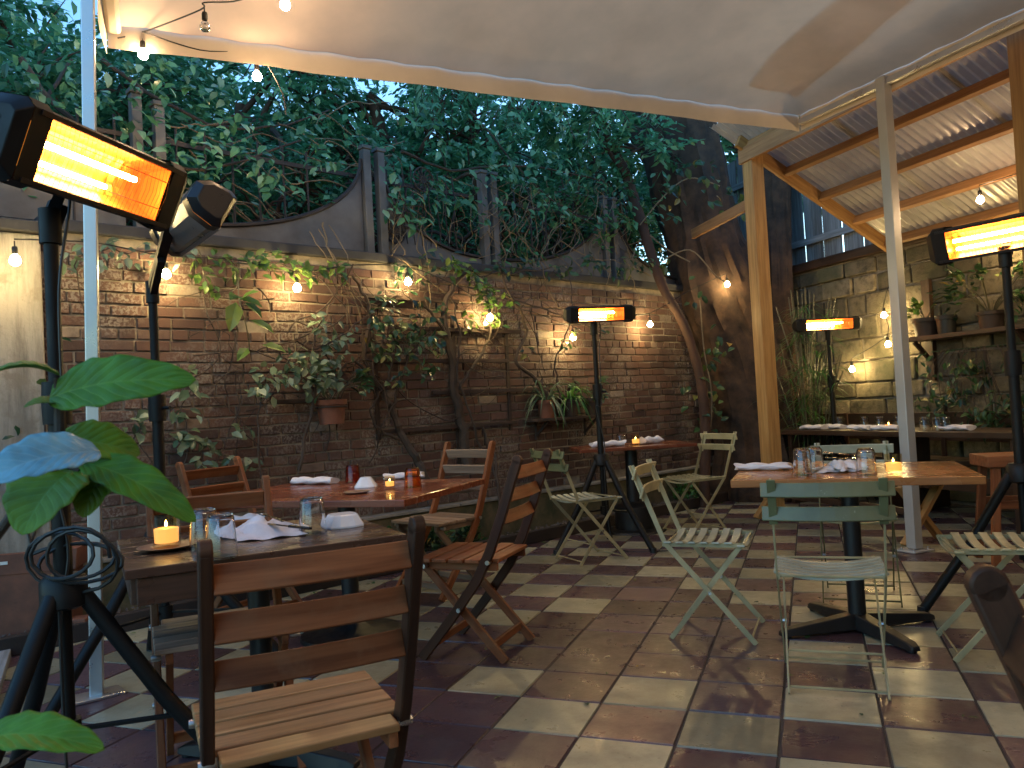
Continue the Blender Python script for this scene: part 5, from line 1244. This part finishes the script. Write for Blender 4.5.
# ------------------------------------------------------------------ trees
def tree(label, base, pts, radii, blobs, n_leaf, leaf='tree_leaf', bark='bark', size=(.07,.12), name='leafy_tree', limbs=True, cat='tree', flat=.75):
    t = thing(name, label, cat, base); mb = MB(); b = V(base); P = smooth_pts([V(p)-b for p in pts], 6 if radii[0] < .2 else 14); m = len(P)
    rr = []
    for i in range(m):
        f = i/(m-1)*(len(radii)-1); k = min(int(f), len(radii)-2); rr.append((radii[k]+(radii[k+1]-radii[k])*(f-k))*(1+(.06*math.sin(i*2.1)+rng.gauss(0,.02) if radii[0] < .2 else .04*math.sin(i*.33))))
    if radii[0] > .2:
        nn = 56; ph = [rng.uniform(0, 6) for _ in range(8)]; mb.tube(P, rr, nn)
        for i in range(len(mb.v)):
            q = min(i//nn, m-1); ctr = P[q]; vv = V(mb.v[i]); d = vv-ctr; a = 2*PI*(i % nn)/nn; hz = vv.z
            k = .035*math.sin(9*a+1.5*math.sin(1.7*hz+ph[0])+ph[1])+.03*math.sin(17*a+2*math.sin(2.3*hz+ph[2])+ph[3])+.02*math.sin(27*a+3*math.sin(3.1*hz)+ph[4])+.07*math.sin(2*a+hz+ph[5])+.05*math.sin(3*a-1.3*hz+ph[6])
            mb.v[i] = tuple(ctr+d*(1+k+rng.gauss(0,.012)))
    else: mb.tube(P, rr, 18)
    if limbs:
        for c, r_ in blobs:
            c = V(c)-b; q = P[int(m*rng.uniform(.55,.95))]; mid = q.lerp(c, .5)+V((rng.gauss(0,.15), rng.gauss(0,.15), .12)); mb.tube(smooth_pts([q, mid, c], 5), [radii[-1]*.75-(radii[-1]*.75-.012)*i/10 for i in range(11)], 8)
            for _ in range(4):
                d = rdir(-.3); mb.tube([c-d*.05, c+d*r_*.5+V((0,0,.06)), c+d*r_*.9], [.014,.010,.004], 5, caps=False)
    mb.build('trunk', mt[bark], t)
    if blobs:
        mb = MB(); tot = sum(r_**2 for _, r_ in blobs)
        for c, r_ in blobs:
            c = V(c)-b; n_ = int(n_leaf*r_*r_/tot); tb = rng.uniform(-.12,.12)
            ncl = max(6, n_//26)
            for _ in range(ncl):
                d = rdir(); cc = c + V((d.x, d.y, d.z*flat))*r_*rng.random()**.35
                dr_ = (d+V((rng.gauss(0,.5), rng.gauss(0,.5), rng.gauss(-.35,.4)))).normalized(); ln = rng.uniform(.2,.42); side = dr_.cross(V((0,0,1)))
                if side.length < .05: side = V((1,0,0))
                side.normalize()
                tt = rng.uniform(.15,.75)+tb
                for q in range(26):
                    u = rng.random(); p_ = cc+dr_*(ln*(u-.5))+rdir()*.05; sg = 1 if rng.random() < .5 else -1
                    dd = (dr_*.6+side*sg*rng.uniform(.4,1)+V((0,0,rng.gauss(-.25,.3)))).normalized(); L_ = rng.uniform(*size)
                    mb.leaf4(p_, dd, (V((0,0,1))+rdir()*.6).normalized(), L_, L_*rng.uniform(.38,.55), min(1, max(0, tt+rng.gauss(0,.16))))
        mb.build('crown', mt[leaf], t)
    return t
def crown(c, R_, n, zs=.7):
    out = []
    for _ in range(n):
        d = rdir(); out.append((V(c)+V((d.x, d.y, d.z*zs))*R_*rng.uniform(.4,.95), R_*rng.uniform(.34,.5)))
    return out
# big trunk in the corner of the yard
bt = [at_d(768, 520, 8.9), at_d(762, 440, 8.9), at_d(746, 360, 8.9), at_d(720, 295, 8.9), at_d(700, 225, 8.95), at_d(680, 130, 9.0), at_d(668, 40, 9.1), at_d(650, -80, 9.3)]
bt[0].z = 0
tree('massive dark leaning tree trunk in the corner between brick wall and wooden post', bt[0], bt, [.66,.58,.52,.47,.39,.40,.38,.32], crown(bt[-1]+V((-.3,.2,1.0)), 2.0, 12), 6500, name='big_tree')
b2 = [at_d(776, 505, 9.3), at_d(778, 400, 9.3), at_d(776, 280, 9.3), at_d(772, 160, 9.4), at_d(770, 40, 9.6)]; b2[0].z = 0
tree('straight dark tree trunk right of the wooden roof post', b2[0], b2, [.22,.19,.18,.17,.15], crown(b2[-1]+V((.3,.6,.5)), 1.2, 7), 2600, name='big_tree')
b3 = [at_d(702, 470, 8.2), at_d(704, 405, 8.2), at_d(688, 335, 8.2), at_d(662, 285, 8.2), at_d(642, 225, 8.3), at_d(626, 175, 8.4), at_d(604, 130, 8.5), at_d(580, 80, 8.6)]; b3[0].z = 0
tree('slim reddish tree stem curving up left across the big trunk', b3[0], b3, [.06,.052,.046,.05,.056,.052,.045,.04], [(at_d(600,120,8.4),.55),(at_d(560,100,8.3),.6),(at_d(640,150,8.2),.45),(at_d(530,110,8.6),.55)], 2600, bark='red_bark', name='slender_tree')
# trees beyond the brick wall
specs = [(-3.9,1.4,2.9,1.5,4200,'dark ivy covered tree at the far left behind the flat fence panels','ivy_leaf'), (-2.6,2.6,3.9,1.7,5200,'dense tree behind the galvanised post','tree_leaf'), (-1.5,1.3,3.4,1.35,5200,'bushy tree just behind the scooped fence panel','ivy_leaf'),
         (-.3,2.4,4.0,1.6,5600,'tall leafy tree behind the fence ornament','tree_leaf'), (1.0,1.9,4.3,1.4,2600,'leafy tree behind the double fence posts','tree_leaf'), (2.2,3.2,4.0,1.7,3200,'tree behind the second scooped panel','tree_leaf'),
         (-3.2,4.8,4.6,2.4,5200,'large tree standing farther back on the left','tree_leaf'), (.4,5.2,4.8,2.6,4200,'large tree standing farther back in the middle','tree_leaf'), (3.6,5.6,4.2,2.6,5600,'large tree standing farther back behind the big trunk','tree_leaf'), (2.9,1.0,3.3,.8,1500,'small tree right behind the fence near the big trunk','ivy_leaf'), (-5.6,2.8,3.6,2.0,4600,'tree beyond the stucco wall at the far left edge','ivy_leaf'),
         (4.4,1.6,3.9,1.3,3600,'leafy tree behind the corner where the big trunk stands','tree_leaf'), (1.7,1.0,3.3,.9,1200,'round bushy tree right behind the second scooped panel','ivy_leaf'), (5.2,3.2,4.6,1.8,4200,'tall tree between the big trunk and the roof','tree_leaf'), (2.6,2.0,5.2,1.4,2400,'high branching tree above the second scooped panel','tree_leaf'),
         (6.2,6.5,4.0,2.4,3800,'tree beyond the board fence behind the roof','tree_leaf')]
for s_, t_, z_, R_, n_, lab, lm in specs:
    c = wpt(s_, -t_-.4, z_); b = V((c.x, c.y, -.02)); lean = V((rng.gauss(0,.15), rng.gauss(0,.15), 0))
    tree(lab, b, [b, b+lean+V((0,0,z_*.5)), b+lean*1.5+V((0,0,z_*.85)), c+V((0,0,R_*.3))], [.14+.03*R_,.12,.10,.05], crown(c, R_, 16, .85), int(n_*3.0), leaf=lm, size=(.06,.115) if t_ < 3 else (.10,.18))
for k in range(9):
    c = wpt(-3.9+.98*k, -.75+rng.uniform(-.15,.15), 2.75+rng.uniform(-.2,.3)); b = V((c.x, c.y, -.02))
    o = tree('leafy shrub growing up behind the metal fence bars', b, [b, b+V((rng.gauss(0,.05),0,1.2)), c], [.05,.04,.03], crown(c, .75, 8, .9), 2300, leaf='ivy_leaf', size=(.05,.10), name='tall_shrub', cat='shrub')
    o['group'] = 'shrubs behind the metal fence'
c = at_d(742, 140, 13.0); b = V((c.x, c.y, -.02))
tree('pale green tree seen in the gap between the big trunk and the roof', b, [b, b+V((.1,0,2.5)), c], [.16,.13,.08], crown(c, 2.0, 16, .9), 11000, size=(.10,.18))
# feathery low branches hanging in front of the trees
t = thing('hanging_branch', 'drooping branch with feathery compound leaves below the canopy edge', 'branch', at_d(600, 60, 7.6)); o = at_d(600, 60, 7.6); mb = MB(); ms = MB()
for k in range(34):
    x = rng.uniform(400, 660); y0 = 70+(x-400)*.12; p_ = at_d(x, y0, rng.uniform(7.2, 8.2))-o; q = p_+V((rng.gauss(0,.25), rng.gauss(0,.15), rng.uniform(-.55,-.2)))
    P = smooth_pts([p_, p_.lerp(q, .5)+V((0,0,.08)), q], 5); ms.tube(P, .0035, 4, caps=False)
    for i in range(1, len(P)-1):
        d = (P[i+1]-P[i-1]).normalized(); sd_ = d.cross(V((.2,.9,.1))).normalized()
        for sg in (-1, 1): mb.leaf4(P[i], (sd_*sg+d*.5+V((0,0,-.2))).normalized(), (V((0,0,1))+rdir()*.5).normalized(), rng.uniform(.09,.15), .032)
ms.tube(smooth_pts([at_d(690, 60, 8.6)-o, at_d(600, 74, 7.8)-o, at_d(500, 70, 7.6)-o, at_d(390, 50, 7.5)-o], 6), .016, 6)
ms.build('twigs', mt['stem'], t); mb.build('leaves', mt['tree_leaf'], t)
# sprigs on the big trunk
t = thing('trunk_ivy', 'small ivy leaves climbing the big dark trunk', 'vine', bt[1]); mb = MB(); ms = MB()
for x, y, n_ in ((706,340,5),(712,360,8),(704,385,8),(716,400,9),(708,420,7),(690,395,5),(700,365,5),(722,345,4),(690,290,5),(655,260,6),(680,180,12),(700,172,12),(715,190,10),(672,205,8),(748,215,6),(728,200,6)):
    c = at_d(x, y, 8.25 if y > 230 else 8.0)-bt[1]
    for _ in range(n_): L_ = rng.uniform(.07,.12); mb.leaf(c+rdir()*.13, (rdir()+V((0,0,-.6))-Fw*.2).normalized(), (-Fw+V((0,0,.8))+rdir()*.4).normalized(), L_, L_*.6, None, .2)
for P in ([(706,470),(712,400),(704,350),(700,300)], [(640,225),(665,195),(690,178),(720,186)], [(660,262),(690,250),(715,275),(727,283)], [(650,235),(668,250),(690,262)]):
    ms.tube(smooth_pts([at_d(x, y, 8.2)-bt[1] for x, y in P], 6), .007, 5)
ms.build('stem', mt['dry_stem'], t); mb.build('leaves', mt['vine_leaf'], t)

# ------------------------------------------------------------------ render settings
scene.render.engine = 'CYCLES'
cy = scene.cycles; cy.use_denoising = True; cy.use_adaptive_sampling = True; cy.adaptive_threshold = .02; cy.max_bounces = 8; cy.diffuse_bounces = 3; cy.glossy_bounces = 3; cy.transmission_bounces = 8; cy.sample_clamp_indirect = 4.0; cy.sample_clamp_direct = 0
cy.caustics_reflective = False; cy.caustics_refractive = False
scene.view_settings.view_transform = 'Standard'; scene.view_settings.look = 'None'; scene.view_settings.exposure = 0
